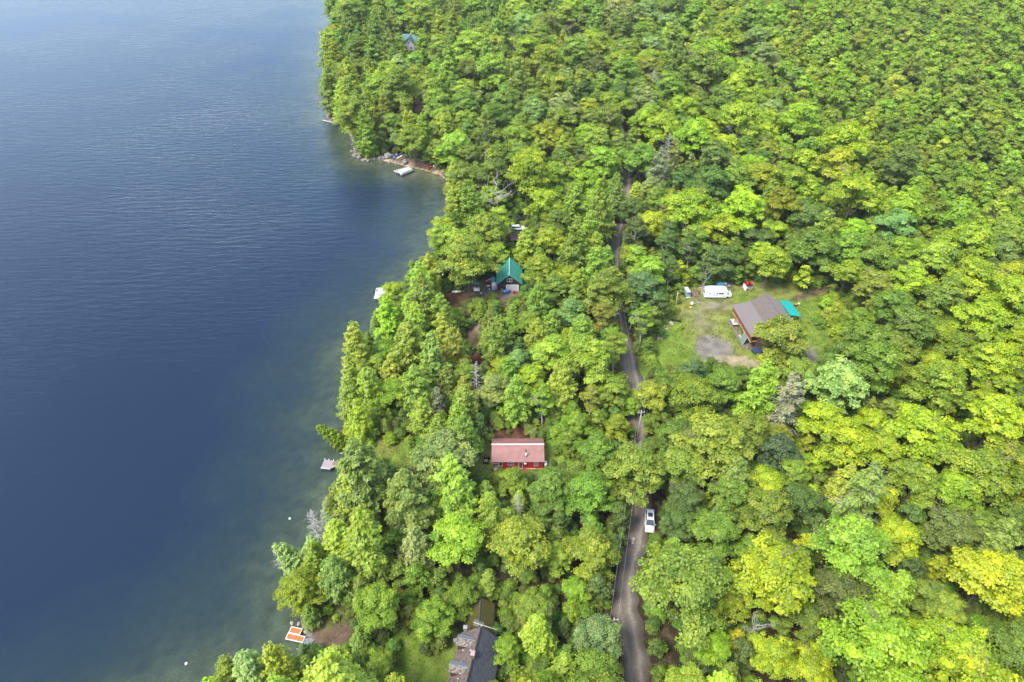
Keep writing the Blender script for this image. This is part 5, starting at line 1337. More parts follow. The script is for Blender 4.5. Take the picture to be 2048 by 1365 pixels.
b = MB(); b.box((0, 0, 2.0), (1.1, 2.6, .06), bev=.02); b.box((0, .7, 2.06), (.6, .5, .1)); b.box((.1, -.4, 2.06), (.5, .4, .08)); b.build('roof', mat('pale_grey_top', (.48, .5, .54), .6), t)
b = MB(); b.box((0, -1.37, 1.55), (.75, .04, .28)); b.build('front_window', m_glass, t); b = MB(); b.box((-.59, -.1, 1.1), (.04, .6, 1.2)); b.build('side_door', m_greygreen, t)
b = MB(); b.box((0, -1.6, .35), (1.3, .5, .07)); b.build('step_board', m_concrete, t)
for y in (-.4, .4):
    for x in (-.65, .65): wheel(t, x, y, .3, .16, 'x')
t = empty('boat_trailer', (50.7, 156.0, 3.66), R(2), 'empty grey metal boat trailer pointing at the viewer between grey trailer and camper', 'trailer')
for s_ in (-1, 1):
    b = MB(); b.tube([(s_ * .95, 3.0, .5), (s_ * .85, -1.2, .5), (.12 * s_, -4.0, .5)], .06, 5); b.build('side_rail', m_steel, t)
    b = MB(); b.tube([(s_ * .5, 2.9, .72), (s_ * .45, -.8, .72)], .07, 5); b.build('bunk', m_greywood, t)
for y in (2.8, 1.5, .2, -1.2, -2.2): b = MB(); w_ = .9 if y > -1 else (.8 if y > -2 else .5); b.box((0, y, .48), (w_ * 2, .08, .08)); b.build('cross_member', m_steel, t)
b = MB(); b.tube([(0, -3.0, .5), (0, -3.1, 1.2)], .05, 5); b.box((0, -3.1, 1.2), (.25, .2, .2)); b.build('winch_post', m_steel, t); b = MB(); b.box((0, -4.15, .5), (.14, .4, .12)); b.build('hitch', m_steel, t)
for x in (-1.1, 1.1): wheel(t, x, .9, .32, .18, 'x')
t = empty('plank_pile', (50.6, 157.0, 3.7), R(4), 'rust-brown planks lying under the empty boat trailer', 'planks')
for k in range(7): b = MB(); b.box((-.55 + .18 * k, .1 * (k % 3) - .2, .05), (.15, 3.0, .05), rz=.05 * (k % 3)); b.build('plank', m_rust, t)
t = empty('gas_tank', P3(1383.5, 611), .2, 'round white gas tank standing on the grass below the grey trailer', 'gas tank')
b = MB(); b.lathe([(.1, 0), (.36, .12), (.42, .4), (.36, .72), (.1, .85)], (0, 0, .15), 14); b.build('tank', m_white, t); b = MB(); b.lathe([(.12, .98), (.12, 1.12)], (0, 0, 0), 8); b.build('valve_cap', m_white, t); b = MB(); b.lathe([(.28, 0), (.28, .16)], (0, 0, 0), 10); b.build('base_ring', m_steel, t)
b = MB(); b.box((0, 0, .5), (.12, .12, 1.1), rx=.1); b.box((0, -.06, 1.06), (.2, .08, .1)); o = b.build('marker_post', m_yellow); o.location = P3(1377.5, 614.5); tag(o, 'short pale yellow post left of the white gas tank', 'post')
b = MB(); b.lathe([(.3, 0), (.34, .04), (.30, .1)], (0, 0, .02), 12); o = b.build('disc', m_yellow); o.location = P3(1381, 615); tag(o, 'yellow plastic disc on the grass below the white gas tank', 'disc')
# junk behind the camper
t = empty('lumber_pile', P3(1410, 573), R(8), 'weathered lumber heaped behind the rear of the camper', 'lumber'); rnd = random.Random(31)
for k in range(14): b = MB(); b.box((rnd.uniform(-.6, .6), rnd.uniform(-.9, .9), .1 + .08 * (k // 3)), (rnd.uniform(2.2, 3.6), .25, .07), rz=rnd.uniform(-.25, .25)); b.build('board', (m_rust, m_concrete, m_greywood)[k % 3], t)
t = empty('plank_pile', P3(1401, 581), R(-4), 'orange planks on the ground at the rear bumper of the camper', 'planks')
for k in range(4): b = MB(); b.box((.05 * k, .2 * k, .05 + .05 * (k % 2)), (2.3, .18, .06), rz=.04 * k); b.build('plank', m_wood, t)
t = empty('tarped_heap', P3(1440, 573), 0, 'light blue tarp draped over a heap behind the camper', 'tarp')
b = MB(); b.blob((0, 0, .55), (1.25, .9, .75), 12, .22, 7); b.build('tarp', m_bluetarp, t)
b = MB(); b.blob((0, 0, .4), (.5, .5, .5), 14, .2, 6); o = b.build('white_sack', m_white); o.location = P3(1450, 571); tag(o, 'white sack right beside the light blue tarp', 'sack')
b = MB(); b.blob((0, 0, .35), (.6, .5, .5), 15, .3, 6); o = b.build('stump', m_greywood); o.location = P3(1457, 575); tag(o, 'grey stump at the edge of the trees behind the camper front', 'stump')
# trailer with red machinery
t = empty('equipment_trailer', P3(1500, 581), R(2), 'small trailer frame carrying red machinery by the far tree line', 'trailer')
b = MB(); b.box((0, .9, .45), (2.3, .08, .08)); b.box((0, 2.9, .45), (2.3, .08, .08)); b.box((-1.1, 1.9, .45), (.08, 2.0, .08)); b.box((1.1, 1.9, .45), (.08, 2.0, .08)); b.tube([(-1.1, .9, .45), (0, -.2, .45), (1.1, .9, .45)], .05, 5); b.build('frame', m_white, t)
b = MB(); b.box((0, 1.9, .5), (2.2, 1.95, .05)); b.build('bed', m_dark, t)
for x in (-1.15, 1.15): wheel(t, x, 2.0, .3, .16, 'x')
q = P3(1500, 581); t = empty('red_machine', q + Vector((0, 1.9, .53)), 0, 'red tractor machinery loaded on the small trailer', 'machine')
b = MB(); b.box((-.45, .1, .4), (.5, 1.4, .6), bev=.08); b.build('engine_hood', m_red, t); b = MB(); b.box((.5, .3, .35), (.7, .8, .5), bev=.06); b.build('rear_housing', m_red, t); b = MB(); b.box((.1, -.3, .45), (.4, .4, .1), bev=.03); b.box((.1, -.05, .7), (.4, .08, .4)); b.build('seat', m_black, t)
b = MB(); b.tube([(-.8, .9, .2), (-.7, .9, 1.1), (.8, .9, 1.1), (.9, .9, .2)], .05, 5); b.build('roll_bar', m_red, t); b = MB(); b.tube([(.5, -.6, .15), (.6, -.7, .6), (.9, -.2, .8)], .05, 5); b.build('lift_arm', mat('orange_red_paint', (.6, .09, .03), .5), t)
t = empty('plow_blade', P3(1491, 583), R(3), 'white curved panel standing left of the red machinery', 'panel')
b = MB(); b.loft([[(x + .25 * math.sin(z * 1.6), y, z) for y, z in ((0, 0), (0, .4), (0, .8), (0, 1.2), (.03, 1.2), (.03, .8), (.03, .4), (.03, 0))] for x, y in ((0, 0),)] + [[(.25 * math.sin(z * 1.6) + .02, y + 2.4, z) for y, z in ((0, 0), (0, .4), (0, .8), (0, 1.2), (.03, 1.2), (.03, .8), (.03, .4), (.03, 0))]], smooth=False)
b.box((0, 1.2, .6), (.12, 2.4, 1.15), ry=.1, bev=.04); b.build('blade', m_white, t); b = MB(); b.box((.2, .6, .3), (.35, .08, .5)); b.box((.2, 1.8, .3), (.35, .08, .5)); b.build('bracket', m_steel, t)

# poles, pipe, stones
def pole(p, h, r, label, m_=m_tanwood, lean=(0, 0)):
    b = MB(); b.tube([(0, 0, -.3), (lean[0] * .5, lean[1] * .5, h * .5), (lean[0], lean[1], h)], [r * 1.15, r, r * .8], 8); o = b.build('wooden_pole', m_); o.location = p; tag(o, label, 'pole')
pole(P3(1347.8, 630), 7.3, .13, 'tall bare wooden pole at the left edge of the yard')
pole(P3(1360, 641), 4.2, .07, 'thin short pole beside the black pipe at the yard edge')
b = MB(); b.lathe([(.2, -1.3), (.26, -1.3), (.26, 1.3), (.2, 1.3)], (0, 0, .26), 12, 'x'); [b.lathe([(.28, -.02), (.28, .02)], (-1.1 + .3 * k, 0, .26), 12, 'x') for k in range(8)]
o = b.build('culvert_pipe', m_black); o.location = P3(1352, 643); o.rotation_euler = (0, 0, R(-20)); tag(o, 'short black culvert pipe lying at the yard edge', 'pipe')
def stone_mesh(seed, m_=m_stone):
    b = MB(); b.blob((0, 0, .25), (.5, .42, .38), seed, .3, 6); o = b.build('stone', m_); me = o.data; bpy.data.objects.remove(o); return me
STM = [stone_mesh(40 + k) for k in range(5)]; STP = [stone_mesh(60 + k, m_palestone) for k in range(3)]
def stone(p, s, k, pale, label, group, name='boulder'):
    me = (STP[k % 3] if pale else STM[k % 5]); o = link(bpy.data.objects.new(name, me)); o.location = p; o.scale = (s, s * (.8 + .1 * (k % 4)), s * .8); o.rotation_euler = (0, 0, k * 1.3); return tag(o, label, 'rock', group)
rnd = random.Random(77)
for n_, (px, py) in enumerate(((1340, 648), (1329, 660), (1320, 679), (1307, 700))):
    for k in range(5):
        p = P3(px, py); p += Vector((rnd.uniform(-.7, .7), rnd.uniform(-.9, .9), 0)); stone(p, rnd.uniform(.7, 1.25), k, True, 'pale pink stone in the %s cluster along the left edge of the yard' % ('farthest', 'second farthest', 'third farthest', 'nearest')[n_], 'pale stones lining the yard')
for k, (px, py) in enumerate(((963, 889), (966, 892), (961, 893), (967, 887), (964, 895))): stone(P3(px, py), .8, k, False, 'grey stone of the fire ring left of the red cabin', 'fire ring stones')

# utility poles and wires
def upole(x, y, label):
    z = float(terrain((x, y))[0]); t = empty('utility_pole', (x, y, z), R(5), label, 'utility pole', 'utility poles along the dirt road')
    b = MB(); b.tube([(0, 0, -.5), (0, 0, 4.5), (0, 0, 9.3)], [.17, .15, .11], 9); b.build('shaft', m_greywood, t)
    b = MB(); b.box((0, 0, 8.9), (1.5, .1, .12)); b.build('crossarm', m_greywood, t)
    for sx in (-.6, 0, .6): b = MB(); b.lathe([(.05, 0), (.07, .06), (.04, .12), (.06, .2)], (sx, 0, 8.96 if sx else 9.3), 8); b.build('insulator', m_white, t)
    return Vector((x, y, z))
UP_ = [upole(15.65, 56.2, 'wooden utility pole beside the near stretch of the dirt road'), upole(26.6, 101.5, 'wooden utility pole beside the road in line with the red cabin'),
       upole(27.4, 151.5, 'wooden utility pole beside the road left of the yard'), upole(26.5, 205.0, 'wooden utility pole beside the far stretch of the road')]
for i in range(3):
    for k, (dx, z0) in enumerate(((-.6, 9.17), (.6, 9.17))):
        a, b_ = UP_[i] + Vector((dx, 0, z0)), UP_[i + 1] + Vector((dx, 0, z0)); b = MB()
        b.tube([a + (b_ - a) * u - Vector((0, 0, 3.0 * u * (1 - u))) for u in [j / 10 for j in range(11)]], .012, 4); o = b.build('power_line', mat('aluminium_cable', (.36, .35, .33), .5, .05), None)
        tag(o, ('left', 'right')[k] + ' power line over the ' + ('near', 'middle', 'far')[i] + ' stretch of the dirt road', 'cable', 'power lines between the utility poles')
# ------------------------------------------------------------------ dark house at the bottom
t = empty('house', (-6.1, 50.9, 1.9), R(78.2), 'dark shingled house with two dormers at the bottom edge', 'house')
# local x runs along the ridge away from the viewer, y to the left
EV, RG, HW = 3.5, 6.3, 3.15; x0, x1 = -9.0, 6.35
w = MB(); w.prism([(-HW, -.6), (-HW, EV - .1), (0, RG - .15), (HW, EV - .1), (HW, -.6)], x0, x1 - .3, 'x'); w.build('wall', mat('dark_red_brown_siding', (.09, .045, .04), .8, .25, 3), t)
sl = (RG - EV) / HW; e = .35
b = MB(); slab(b, (x0, -HW - e, EV - e * sl), (x1, -HW - e, EV - e * sl), (x1, 0, RG), (x0, 0, RG), .12); rr_ = b.build('roof', m_slate, t)
b = MB(); slab(b, (x0, 0, RG), (x1, 0, RG), (x1, HW + e, EV - e * sl), (x0, HW + e, EV - e * sl), .12); rl_ = b.build('roof', m_slateb, t)
b = MB(); b.box(((x0 + x1) / 2, 0, RG + .02), (x1 - x0, .26, .05)); b.build('ridge_cap', m_black, rr_)
for xd in (4.15, -.15):
    rz_ = RG - .45; y1 = HW + .15; hw = .95; ye = .55; ze = rz_ - .75
    yv = (RG - rz_) / sl
    d = MB(); d.prism([(xd - hw + .12, EV - .2), (xd + hw - .12, EV - .2), (xd + hw - .12, ze), (xd, rz_ - .1), (xd - hw + .12, ze)], 0, 0, 'y') if False else None
    d = MB(); n5 = [(xd - hw + .12, EV + .1), (xd + hw - .12, EV + .1), (xd + hw - .12, ze), (xd, rz_ - .12), (xd - hw + .12, ze)]
    vs = [(a, y1 - .15, c_) for a, c_ in n5] + [(a, yv + .9, c_) for a, c_ in n5]
    d.add(vs, [tuple(range(5)), tuple(range(9, 4, -1))] + [(i, i + 5, (i + 1) % 5 + 5, (i + 1) % 5) for i in range(5)]); dm = d.build('dormer', mat('dark_red_brown_siding', (.09, .045, .04)), t)
    ye_in = (RG - ze) / sl
    b = MB(); slab(b, (xd - hw, y1 + .15, ze), (xd, y1 + .15, rz_), (xd, yv, rz_ + .02), (xd - hw, ye_in, ze + .02), .08); b.build('dormer_roof', m_speck, dm)
    b = MB(); slab(b, (xd, y1 + .15, rz_), (xd + hw, y1 + .15, ze), (xd + hw, ye_in, ze + .02), (xd, yv, rz_ + .02), .08); b.build('dormer_roof', m_bluegrey, dm)
    win(dm, (xd, y1 - .13, (EV + ze) / 2 + .1), .9, .7, 'y')
c = MB(); c.box((1.35, .1, RG + .35), (.75, .55, 1.5)); co = c.build('chimney', m_brick, t); c = MB(); c.box((1.35, .1, RG + 1.12), (.85, .65, .1)); c.build('chimney_cap', mat('pinkish_mortar', (.33, .24, .22), .9), co)
b = MB(); b.tube([(x1 - .1, 1.3, RG + 1.0), (x1 - .3, -2.6, RG + .5)], .04, 5); b.tube([(x1 - .2, 0, RG), (x1 - .2, 0, RG + .9)], .05, 5)
for k in range(8): yy = 1.1 - .2 * k; ll = .55 - .03 * k; b.tube([(x1 - .1 - ll, yy, RG + 1.0 - .0 * k), (x1 - .1 + ll, yy, RG + 1.0)], .02, 4)
b.build('antenna', m_offwhite, t)
for k, (u, v, s_) in enumerate(((3.0, 2.2, .06), (1.0, 1.9, .09), (-1.6, 1.7, .06), (.3, 1.1, .05), (2.6, .8, .05))):
    b = MB(); b.blob((u, v, RG - v * sl + .02), (.12, .16, .05), k, .3, 5); b.build('lichen_patch', mat('pale_lichen', (.5, .47, .4), .9), rl_)
t = empty('garage', (-5.45, 57.9, 2.05), R(88), 'mossy-roofed outbuilding directly behind the dark dormered house', 'garage')
w = MB(); w.prism([(-2.0, -.5), (-2.0, 2.5), (0, 3.9), (2.0, 2.5), (2.0, -.5)], 0.2, 5.2, 'x'); w.build('wall', m_darkwall, t)
b = MB(); slab(b, (0, -2.4, 2.35), (5.5, -2.4, 2.35), (5.5, 0, 4.1), (0, 0, 4.1), .12); slab(b, (0, 0, 4.1), (5.5, 0, 4.1), (5.5, 2.4, 2.35), (0, 2.4, 2.35), .12); ro = b.build('roof', m_moss, t)
b = MB(); b.box((2.75, 0, 4.12), (5.5, .2, .06)); b.build('ridge_cap', m_slate, ro)
b = MB(); b.box((.16, -1.2, 1.0), (.05, 1.0, 1.9)); b.build('door', m_red, t)
b = MB(); b.box((0, 0, 2.6), (.55, .5, 5.2), bev=.04); b.box((0, 0, 5.25), (.65, .6, .12)); o = b.build('chimney_stack', mat('pale_masonry', (.26, .25, .23), .9, .15, 3)); o.location = (-7.45, 57.6, 1.95); tag(o, 'pale free-standing chimney at the far left corner of the dark house', 'chimney')
b = MB(); b.box((0, 0, 1.5), (2.2, .1, .1)); b.box((0, .3, 1.2), (2.2, .6, .06), rx=.2); b.box((-1, .2, .6), (.1, .1, 1.3)); b.box((1, .2, .6), (.1, .1, 1.3)); o = b.build('porch_canopy', m_greywood); o.location = (-8.3, 56.9, 3.0); o.rotation_euler = (0, 0, R(12)); tag(o, 'weathered grey entry canopy at the left of the pale chimney', 'canopy')

# ------------------------------------------------------------------ far house
t = empty('house', (-61.8, 407.2, 2.4), R(-4), 'distant pale house with a blue-green cross-gabled roof near the shore', 'house')
w = MB(); w.prism([(0, -1), (0, 4.0), (4.0, 6.7), (8, 4.0), (8, -1)], 0, 10, 'x'); w.prism([(1.3, -1), (1.3, 3.8), (4.3, 6.5), (7.3, 3.8), (7.3, -1)], -4.0, .5, 'y'); w.build('wall', m_farwall, t)
b = MB(); slab(b, (-.4, -.5, 3.7), (10.4, -.5, 3.7), (10.4, 4, 6.9), (-.4, 4, 6.9)); slab(b, (-.4, 4, 6.9), (10.4, 4, 6.9), (10.4, 8.5, 3.7), (-.4, 8.5, 3.7))
slab(b, (.9, -4.5, 3.62), (4.3, -4.5, 6.7), (4.3, 3.8, 6.7), (.9, 1.0, 3.62)); slab(b, (4.3, -4.5, 6.7), (7.7, -4.5, 3.62), (7.7, 1.0, 3.62), (4.3, 3.8, 6.7))
slab(b, (4.2, 12, 5.2), (6.7, 12, 7.9), (6.7, 4.2, 7.9), (4.2, 4.2, 5.2)); slab(b, (6.7, 12, 7.9), (9.2, 12, 5.2), (9.2, 4.2, 5.2), (6.7, 4.2, 7.9)); b.build('roof', m_farroof, t)
b = MB(); b.prism([(4.4, 4.0), (4.4, 5.1), (6.7, 7.7), (9.0, 5.1), (9.0, 4.0)], 4.25, 11.7, 'y'); b.build('dormer', m_farwall, t)
win(t, (4.3, -4.05, 4.3), 1.0, 1.1); win(t, (2.8, -4.05, 1.5), 1.0, 1.2); win(t, (5.6, -4.05, 1.5), 1.0, 1.2); win(t, (9.0, -.05, 1.8), 1.0, 1.2)

# ------------------------------------------------------------------ docks
p = W3(570.2, 1278.6, .5); t = empty('dock', (p.x, p.y, 0), R(-12), 'orange-decked aluminium dock with two sections at the lower shore', 'dock')
def section(x, y, w_, d_, m1, m2, name):
    b = MB(); b.box((x + w_ / 2, y + d_ / 2, .47), (w_ - .14, d_ - .14, .07)); o = b.build(name, m1, t)
    b = MB(); b.box((x + w_ / 2, y + .05, .47), (w_, .1, .16)); b.box((x + w_ / 2, y + d_ - .05, .47), (w_, .1, .16)); b.box((x + .05, y + d_ / 2, .47), (.1, d_ - .2, .16)); b.box((x + w_ - .05, y + d_ / 2, .47), (.1, d_ - .2, .16)); b.build('edge_frame', m2, o)
section(0, 0, 3.15, 1.12, m_orange, m_white, 'deck'); section(.02, 1.14, 2.05, 1.15, m_orange, m_white, 'deck')
t_dock = t
for x, y in ((.08, .08), (3.05, .08), (.1, 2.2), (2.0, 2.2), (3.05, 1.05)): b = MB(); b.tube([(x, y, -1.3), (x, y, .6)], .04, 6); b.build('leg', m_steel, t)
b = MB(); [b.box((3.3 + .13 * k, .35, .42 + .01 * k), (.09, .85, .04)) for k in range(12)]; b.box((4.05, -.05, .46), (1.6, .05, .07)); b.box((4.05, .75, .46), (1.6, .05, .07)); b.build('gangway', m_steel, t)
b = MB(); b.tube([(3.2, .95, .4), (3.25, .95, 1.0), (3.5, .95, 1.0), (3.55, .95, .4)], .025, 5); b.build('hand_loop', m_white, t)
p = W3(641.5, 935.9, .6); t = empty('dock', (p.x, p.y, 0), R(-9.5), 'weathered grey plank dock with an angled corner below the red cabin shore', 'dock')
for poly, nm in (([(0, 0), (2.0, 0), (2.0, 1.1), (-.0, 1.1)], 'deck'), ([(0, 1.12), (2.0, 1.12), (2.0, 2.3), (-.05, 2.3)], 'deck'), ([(2.02, 0), (3.3, 1.12), (2.02, 1.12)], 'corner_deck'), ([(2.02, 1.14), (3.9, 1.14), (3.9, 2.3), (2.02, 2.3)], 'deck'), ([(3.98, 1.14), (6.4, 1.14), (6.4, 2.25), (3.98, 2.25)], 'deck')):
    b = MB(); b.prism(poly, .52, .6, 'z'); o = b.build(nm, m_greywood if nm != 'deck' or poly[0][0] != 2.02 else mat('reddish_planks', (.24, .15, .12), .85, .25, 6), t)
    b = MB(); xs_ = [q_[0] for q_ in poly]; ys_ = [q_[1] for q_ in poly]
    for k in range(int((max(xs_) - min(xs_)) / .16)):
        xx = min(xs_) + .16 * (k + .5); y0_ = min(ys_) if nm == 'deck' else (xx - 2.02) / 1.28 * 1.12; b.box((xx, (y0_ + max(ys_)) / 2, .612), (.13, max(.1, max(ys_) - y0_ - .02), .02))
    b.build('planks', m_greywood if nm != 'deck' or poly[0][0] != 2.02 else mat('reddish_planks', (.24, .15, .12)), o)
b = MB(); b.box((3.94, 1.7, .63), (.07, 1.2, .03)); b.box((1.0, -.03, .55), (2.05, .05, .14)); b.box((5.1, 1.1, .55), (2.5, .05, .14)); b.build('edge_trim', m_white, t)
for x, y in ((0, 2.32), (.95, 2.32), (1.95, 2.32), (2.9, 2.32)): b = MB(); b.tube([(x, y, -1), (x, y, .95)], .06, 7); b.build('post', m_white, t)
for x, y in ((.1, .1), (1.9, .1), (3.8, 1.2), (5.8, 1.2)): b = MB(); b.tube([(x, y, -1), (x, y, .55)], .05, 6); b.build('leg', m_steel, t)
# beach dock + covered boat
p = W3(790, 343.5, .5); t = empty('dock', (p.x, p.y, 0), R(36), 'grey slatted dock reaching from the beach into the cove', 'dock')
b = MB(); [b.box((.25 * k + .12, 0, .5), (.2, 1.9, .07)) for k in range(26)]; b.build('deck', m_greywood, t)
b = MB(); b.box((0, 0, .45), (.1, 2.1, .16)); b.box((3.2, 1.0, .45), (6.5, .08, .14)); b.box((3.2, -1.0, .45), (6.5, .08, .14)); b.box((3.2, 0, .56), (6.4, .08, .02)); b.build('edge_frame', m_offwhite, t)
for x in (.1, 2.5, 5): 
    for y in (-.95, .95): b = MB(); b.tube([(x, y, -1.2), (x, y, .5)], .05, 6); b.build('leg', m_black, t)
p = W3(810.5, 343, .6); t = empty('pontoon_boat', (p.x, p.y, 0), R(43), 'boat under a white cover moored beside the beach dock', 'boat')
for s_ in (-1, 1): b = MB(); b.lathe([(.1, -2.9), (.32, -2.6), (.34, 2.2), (.05, 3.0)], (0, s_ * .85, .18), 12, 'x'); b.build('pontoon', m_steel, t)
b = MB(); b.box((0, 0, .52), (5.6, 2.3, .1)); b.build('deck', m_offwhite, t)
b = MB(); b.loft([[(x, y * wd, .6 + zz) for y, zz in ((-1.15, 0), (1.15, 0), (1.05, hh * .7), (.35, hh), (-.35, hh), (-1.05, hh * .7))] for x, wd, hh in ((-2.7, .9, .5), (-2.2, 1, .8), (.0, 1, 1.0), (1.8, .95, .85), (2.8, .7, .4))], smooth=False); b.build('cover', m_white, t)
b = MB(); b.box((-3.05, 0, .75), (.35, .4, .6), bev=.08); b.box((-3.1, 0, .2), (.14, .12, .8)); b.build('outboard_motor', m_black, t)
# white pontoon boat
p = W3(760, 597, .5); t = empty('pontoon_boat', (-36.2, 162.9, 0), R(3), 'open white pontoon boat with a black outboard half hidden by shore trees', 'boat')
for s_ in (-1, 1): b = MB(); b.lathe([(.15, -3.1), (.33, -2.9), (.33, 2.3), (.05, 3.1)], (0, s_ * .9, .2), 12, 'x'); b.build('pontoon', m_offwhite, t)
b = MB(); b.box((0, 0, .55), (6.0, 2.4, .1)); b.build('deck', mat('beige_deck', (.55, .48, .44), .7), t)
b = MB(); b.box((0, -1.15, .95), (5.4, .06, .7), bev=.02); b.box((0, 1.15, .95), (5.4, .06, .7), bev=.02); b.box((-2.7, .5, .95), (.06, 1.3, .7)); b.box((2.7, 0, .95), (.06, 2.3, .7)); b.build('fence_panel', m_white, t)
for x, y, w_, d_ in ((-2.1, .7, .9, .7), (-2.1, -.7, .9, .7), (1.8, .75, 1.5, .6), (1.8, -.75, 1.5, .6), (-.6, .75, .7, .6)): b = MB(); b.box((x, y, .82), (w_, d_, .42), bev=.06); b.box((x - w_ / 2 + .08, y, 1.1), (.14, d_, .4), bev=.04); b.build('seat', m_offwhite, t)
b = MB(); b.box((-.3, -.75, 1.05), (.5, .6, .9), bev=.05); b.lathe([(.2, 0), (.2, .03)], (-.6, -.75, 1.3), 10, 'x'); b.build('console', mat('tan_console', (.45, .3, .24), .6), t)
b = MB(); b.box((-3.25, 0, .8), (.4, .45, .7), bev=.1); b.box((-3.3, 0, .2), (.14, .14, .9)); b.build('outboard_motor', m_black, t)
p = W3(772, 603.5, .5); t = empty('dock', (-36.4, 160.4, 0), R(2), 'narrow pale dock alongside the open white pontoon boat', 'dock')
b = MB(); [b.box((-2.6 + .25 * k, 0, .5), (.2, 1.1, .07)) for k in range(27)]; b.build('deck', m_offwhite, t); b = MB(); b.box((.6, -.56, .45), (6.8, .06, .14)); b.box((.6, .56, .45), (6.8, .06, .14)); b.build('edge_frame', m_white, t)
for x in (-2.4, .5, 3.2): b = MB(); b.tube([(x, -.5, -1.2), (x, -.5, .5)], .05, 6); b.build('leg', m_steel, t)
# beach craft
kayak('kayak', P3(788.5, 315.5), R(72), 3.2, .8, m_blue, m_ltblue, 'deep blue kayak on the sand, left of the pale paddle board')
kayak('kayak', P3(793, 310), R(66), 2.8, .8, m_blue, m_white, 'blue and white kayak pulled up behind the deep blue one')
kayak('paddle_board', P3(799, 315), R(62), 3.6, .85, m_white, m_ltblue, 'white paddle board with a pale blue deck on the beach', 'paddle board', False)
canoe('canoe', 862, 335, R(52), 4.4, .9, .38, m_red, 'red canoe drawn up on the sand of the beach', 'canoe', m_yellow, 3)
kayak('kayak', P3(889, 345.5), R(38), 3.3, .8, mat('charcoal_plastic', (.06, .08, .09), .5), m_steel, 'charcoal kayak at the right end of the beach')
kayak('kayak', P3(892, 343), R(35), 3.3, .75, m_yellow, m_black, 'yellow kayak behind the charcoal one at the beach end')
kayak('kayak', P3(894, 347.5), R(28), 2.6, .7, m_ltblue, m_white, 'small sky blue kayak nearest the water at the beach end')
def beach_chair(px, py, rz, m_, label):
    t = empty('beach_chair', P3(px, py), rz, label, 'chair')
    b = MB(); b.box((0, 0, .35), (.65, .6, .06)); b.build('seat', m_, t); b = MB(); b.box((0, .38, .7), (.65, .06, .8), rx=-.35); b.build('backrest', m_, t)
    for s_ in (-1, 1): b = MB(); b.box((s_ * .33, 0, .3), (.07, .75, .6)); b.build('armrest', m_, t)
beach_chair(823, 316, 3.4, m_teal, 'teal beach chair under the trees behind the beach'); beach_chair(826.5, 315, 2.9, m_green, 'dark green beach chair beside the teal one')
beach_chair(869, 335.5, 2.6, m_white, 'white beach chair right of the red canoe')
t = empty('picnic_table', P3(812, 315.5), .1, 'dark green picnic table at the back of the beach', 'table')
b = MB(); b.box((0, 0, .74), (1.8, .8, .06)); b.build('table_top', m_green, t)
for s_ in (-1, 1):
    b = MB(); b.box((0, s_ * .75, .44), (1.8, .28, .05)); b.build('bench_seat', m_green, t); b = MB(); b.box((s_ * .7, 0, .37), (.08, 1.5, .08)); b.box((s_ * .7, .25, .37), (.08, .08, .74)); b.box((s_ * .7, -.25, .37), (.08, .08, .74)); b.build('leg', m_green, t)
def logg(a, b2, r, label, m_=m_DEAD if False else M_DEAD, name='fallen_log'):
    a, b2 = Vector(a), Vector(b2); d = b2 - a; m = MB(); m.tube([(0, 0, 0), tuple(d * .5 + Vector((.1, .1, 0))), tuple(d)], [r, r * .85, r * .6], 7)
    m.tube([tuple(d * .4), tuple(d * .45 + Vector((.2, .3, .4)))], [r * .5, r * .2], 5); o = m.build(name, m_); o.location = a; tag(o, label, 'log')
logg(P3(835, 320, .15), P3(844, 318, .2), .14, 'pale driftwood log on the beach behind the red canoe'); logg(P3(840, 322, .12), P3(847, 321.5, .12), .12, 'short grey log nearest the open beach sand')
logg(W3(646, 241, .15), W3(670, 247, .25), .28, 'grey log lying in the water at the rocky point'); logg(P3(629, 1233, .3), P3(646, 1246, .2), .2, 'grey log under the shore cedar above the orange dock')
stone(P3(777, 315), 3.4, 2, False, 'large pointed grey boulder at the left end of the beach', None); stone(P3(810, 327), 3.0, 1, False, 'brown grey boulder on the beach by the dock end', None); stone(P3(761, 318), 2.0, 3, False, 'dark boulder at the water left of the sand', None)
# rocks along the water's edge
rnd = random.Random(9); cnt = 0
def rock_label(q):
    y = project(np.array([q[0], q[1], 0.]))[1]
    for lim, lb in ((262, 'wet brown-grey rock at the tip of the far rocky point'), (300, 'brown-grey rock on the shore between the rocky point and the sandy beach'), (330, 'grey rock on the bank just left of the sandy beach'),
                    (520, 'grey rock on the bank south of the cove'), (880, 'grey rock under the overhanging trees north of the plank dock'), (960, 'grey rock on the bank beside the plank dock'), (1080, 'grey rock on the shore below the plank dock'),
                    (1200, 'grey rock under the leaning cedars of the lower shore'), (1262, 'small grey rock on the bank just above the orange dock'), (1300, 'small grey rock on the bank beside the orange dock ramp')):
        if y < lim: return lb
    return 'small grey rock on the bank below the orange dock'
segs = [(8, 14, 12), (9, 13, 10), (13, 17, 34), (24, 30, 14), (38, 44, 30), (44, 52, 34), (52, 60, 80)]
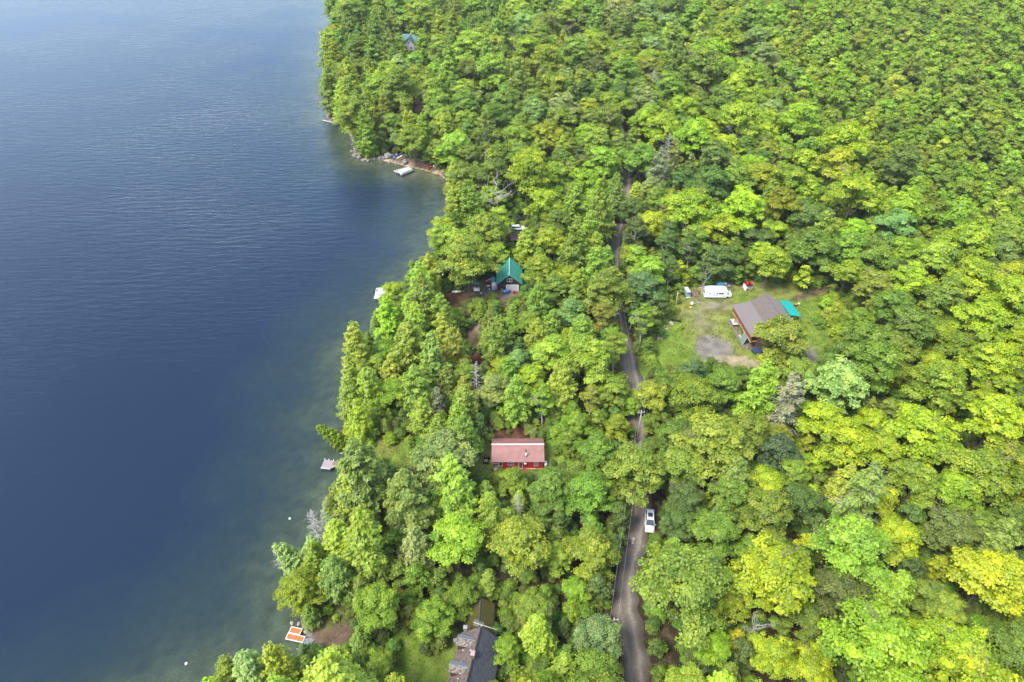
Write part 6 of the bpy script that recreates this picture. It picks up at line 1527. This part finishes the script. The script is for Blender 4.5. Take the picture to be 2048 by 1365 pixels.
for a_, b_, n_ in segs:
    for k in range(n_):
        u = rnd.uniform(a_, b_); i = int(u); f = u - i; q = SH[i + 2 - 0] * (1 - f) + SH[i + 3] * f if i + 3 < len(SH) else SH[i]
        q = q + np.array([rnd.gauss(0, .9), rnd.gauss(0, .9)]); z = max(float(terrain(q)[0]), -.35)
        if rnd.random() < .0: continue
        far = q[1] > 200
        stone((q[0], q[1], z - .08), rnd.uniform(.6, 1.9) if far else rnd.uniform(.35, 1.0), rnd.randrange(30), rnd.random() < .12 and not far,
              rock_label(q), 'rocks along the lake shore'); cnt += 1
# buoys
for px, py, lb in ((580, 1038, 'small white buoy floating near the leaning cedars'), (373, 1328, 'small white buoy far out at the bottom left')):
    b = MB(); b.lathe([(.03, -.2), (.2, -.12), (.25, .05), (.18, .24), (.05, .32)], (0, 0, 0), 12); o = b.build('buoy', m_white); o.location = W3(px, py, 0); tag(o, lb, 'buoy')
# leaning tree over the water by the plank dock
base = P3(702, 893); top = W3(633, 853, 3.6); d = (Vector(top) - base)
def leaning(base, top, kind, var, tone, label, wide=1.0):
    d = Vector(top) - Vector(base); (cm, tm), _ = LIB[kind][var]
    o = empty(KIND_NAME[kind], base, 0, label, 'tree'); o.rotation_mode = 'QUATERNION'; o.rotation_quaternion = d.to_track_quat('Z', 'X'); o.scale = (d.length * wide, d.length * wide, d.length)
    link(bpy.data.objects.new('trunk', tm), o)
    if cm: c_ = link(bpy.data.objects.new('crown', cm), o); c_['tint'] = [float(v) for v in TONE[tone]]
leaning(base, top, 'cedar', 0, 'L', 'small tree leaning flat over the water above the plank dock', 1.1)
leaning(P3(618, 1150), W3(548, 1090, 9), 'cedar', 1, 'P', 'pale cedar leaning out over the lake with bare tips', 1.0)
# white blossoms of rock on road shoulder
for k, (px, py) in enumerate(((1266, 1080), (1265, 1087))): stone(P3(px, py) + Vector((0, 0, .05)), .9, k, True, 'pale flat rock on the left half of the dirt road', 'pale rocks in the road')
# red-brown dead leaves on twigs

# ------------------------------------------------------------------ air
hz = MB(); hz.box((50, 1300, 53), (3600, 3400, 125))
hm_ = bpy.data.materials.new('haze_air'); nt, N, L, out = nodes(hm_)
pv = N.new('ShaderNodeVolumePrincipled'); pv.inputs['Color'].default_value = (.86, .93, 1.0, 1); pv.inputs['Density'].default_value = .00008; pv.inputs['Anisotropy'].default_value = .2
L.new(pv.outputs[0], out.inputs['Volume'])
ho = hz.build('haze', hm_); tag(ho, 'thin pale haze over the far forest and lake', 'haze', kind='stuff')
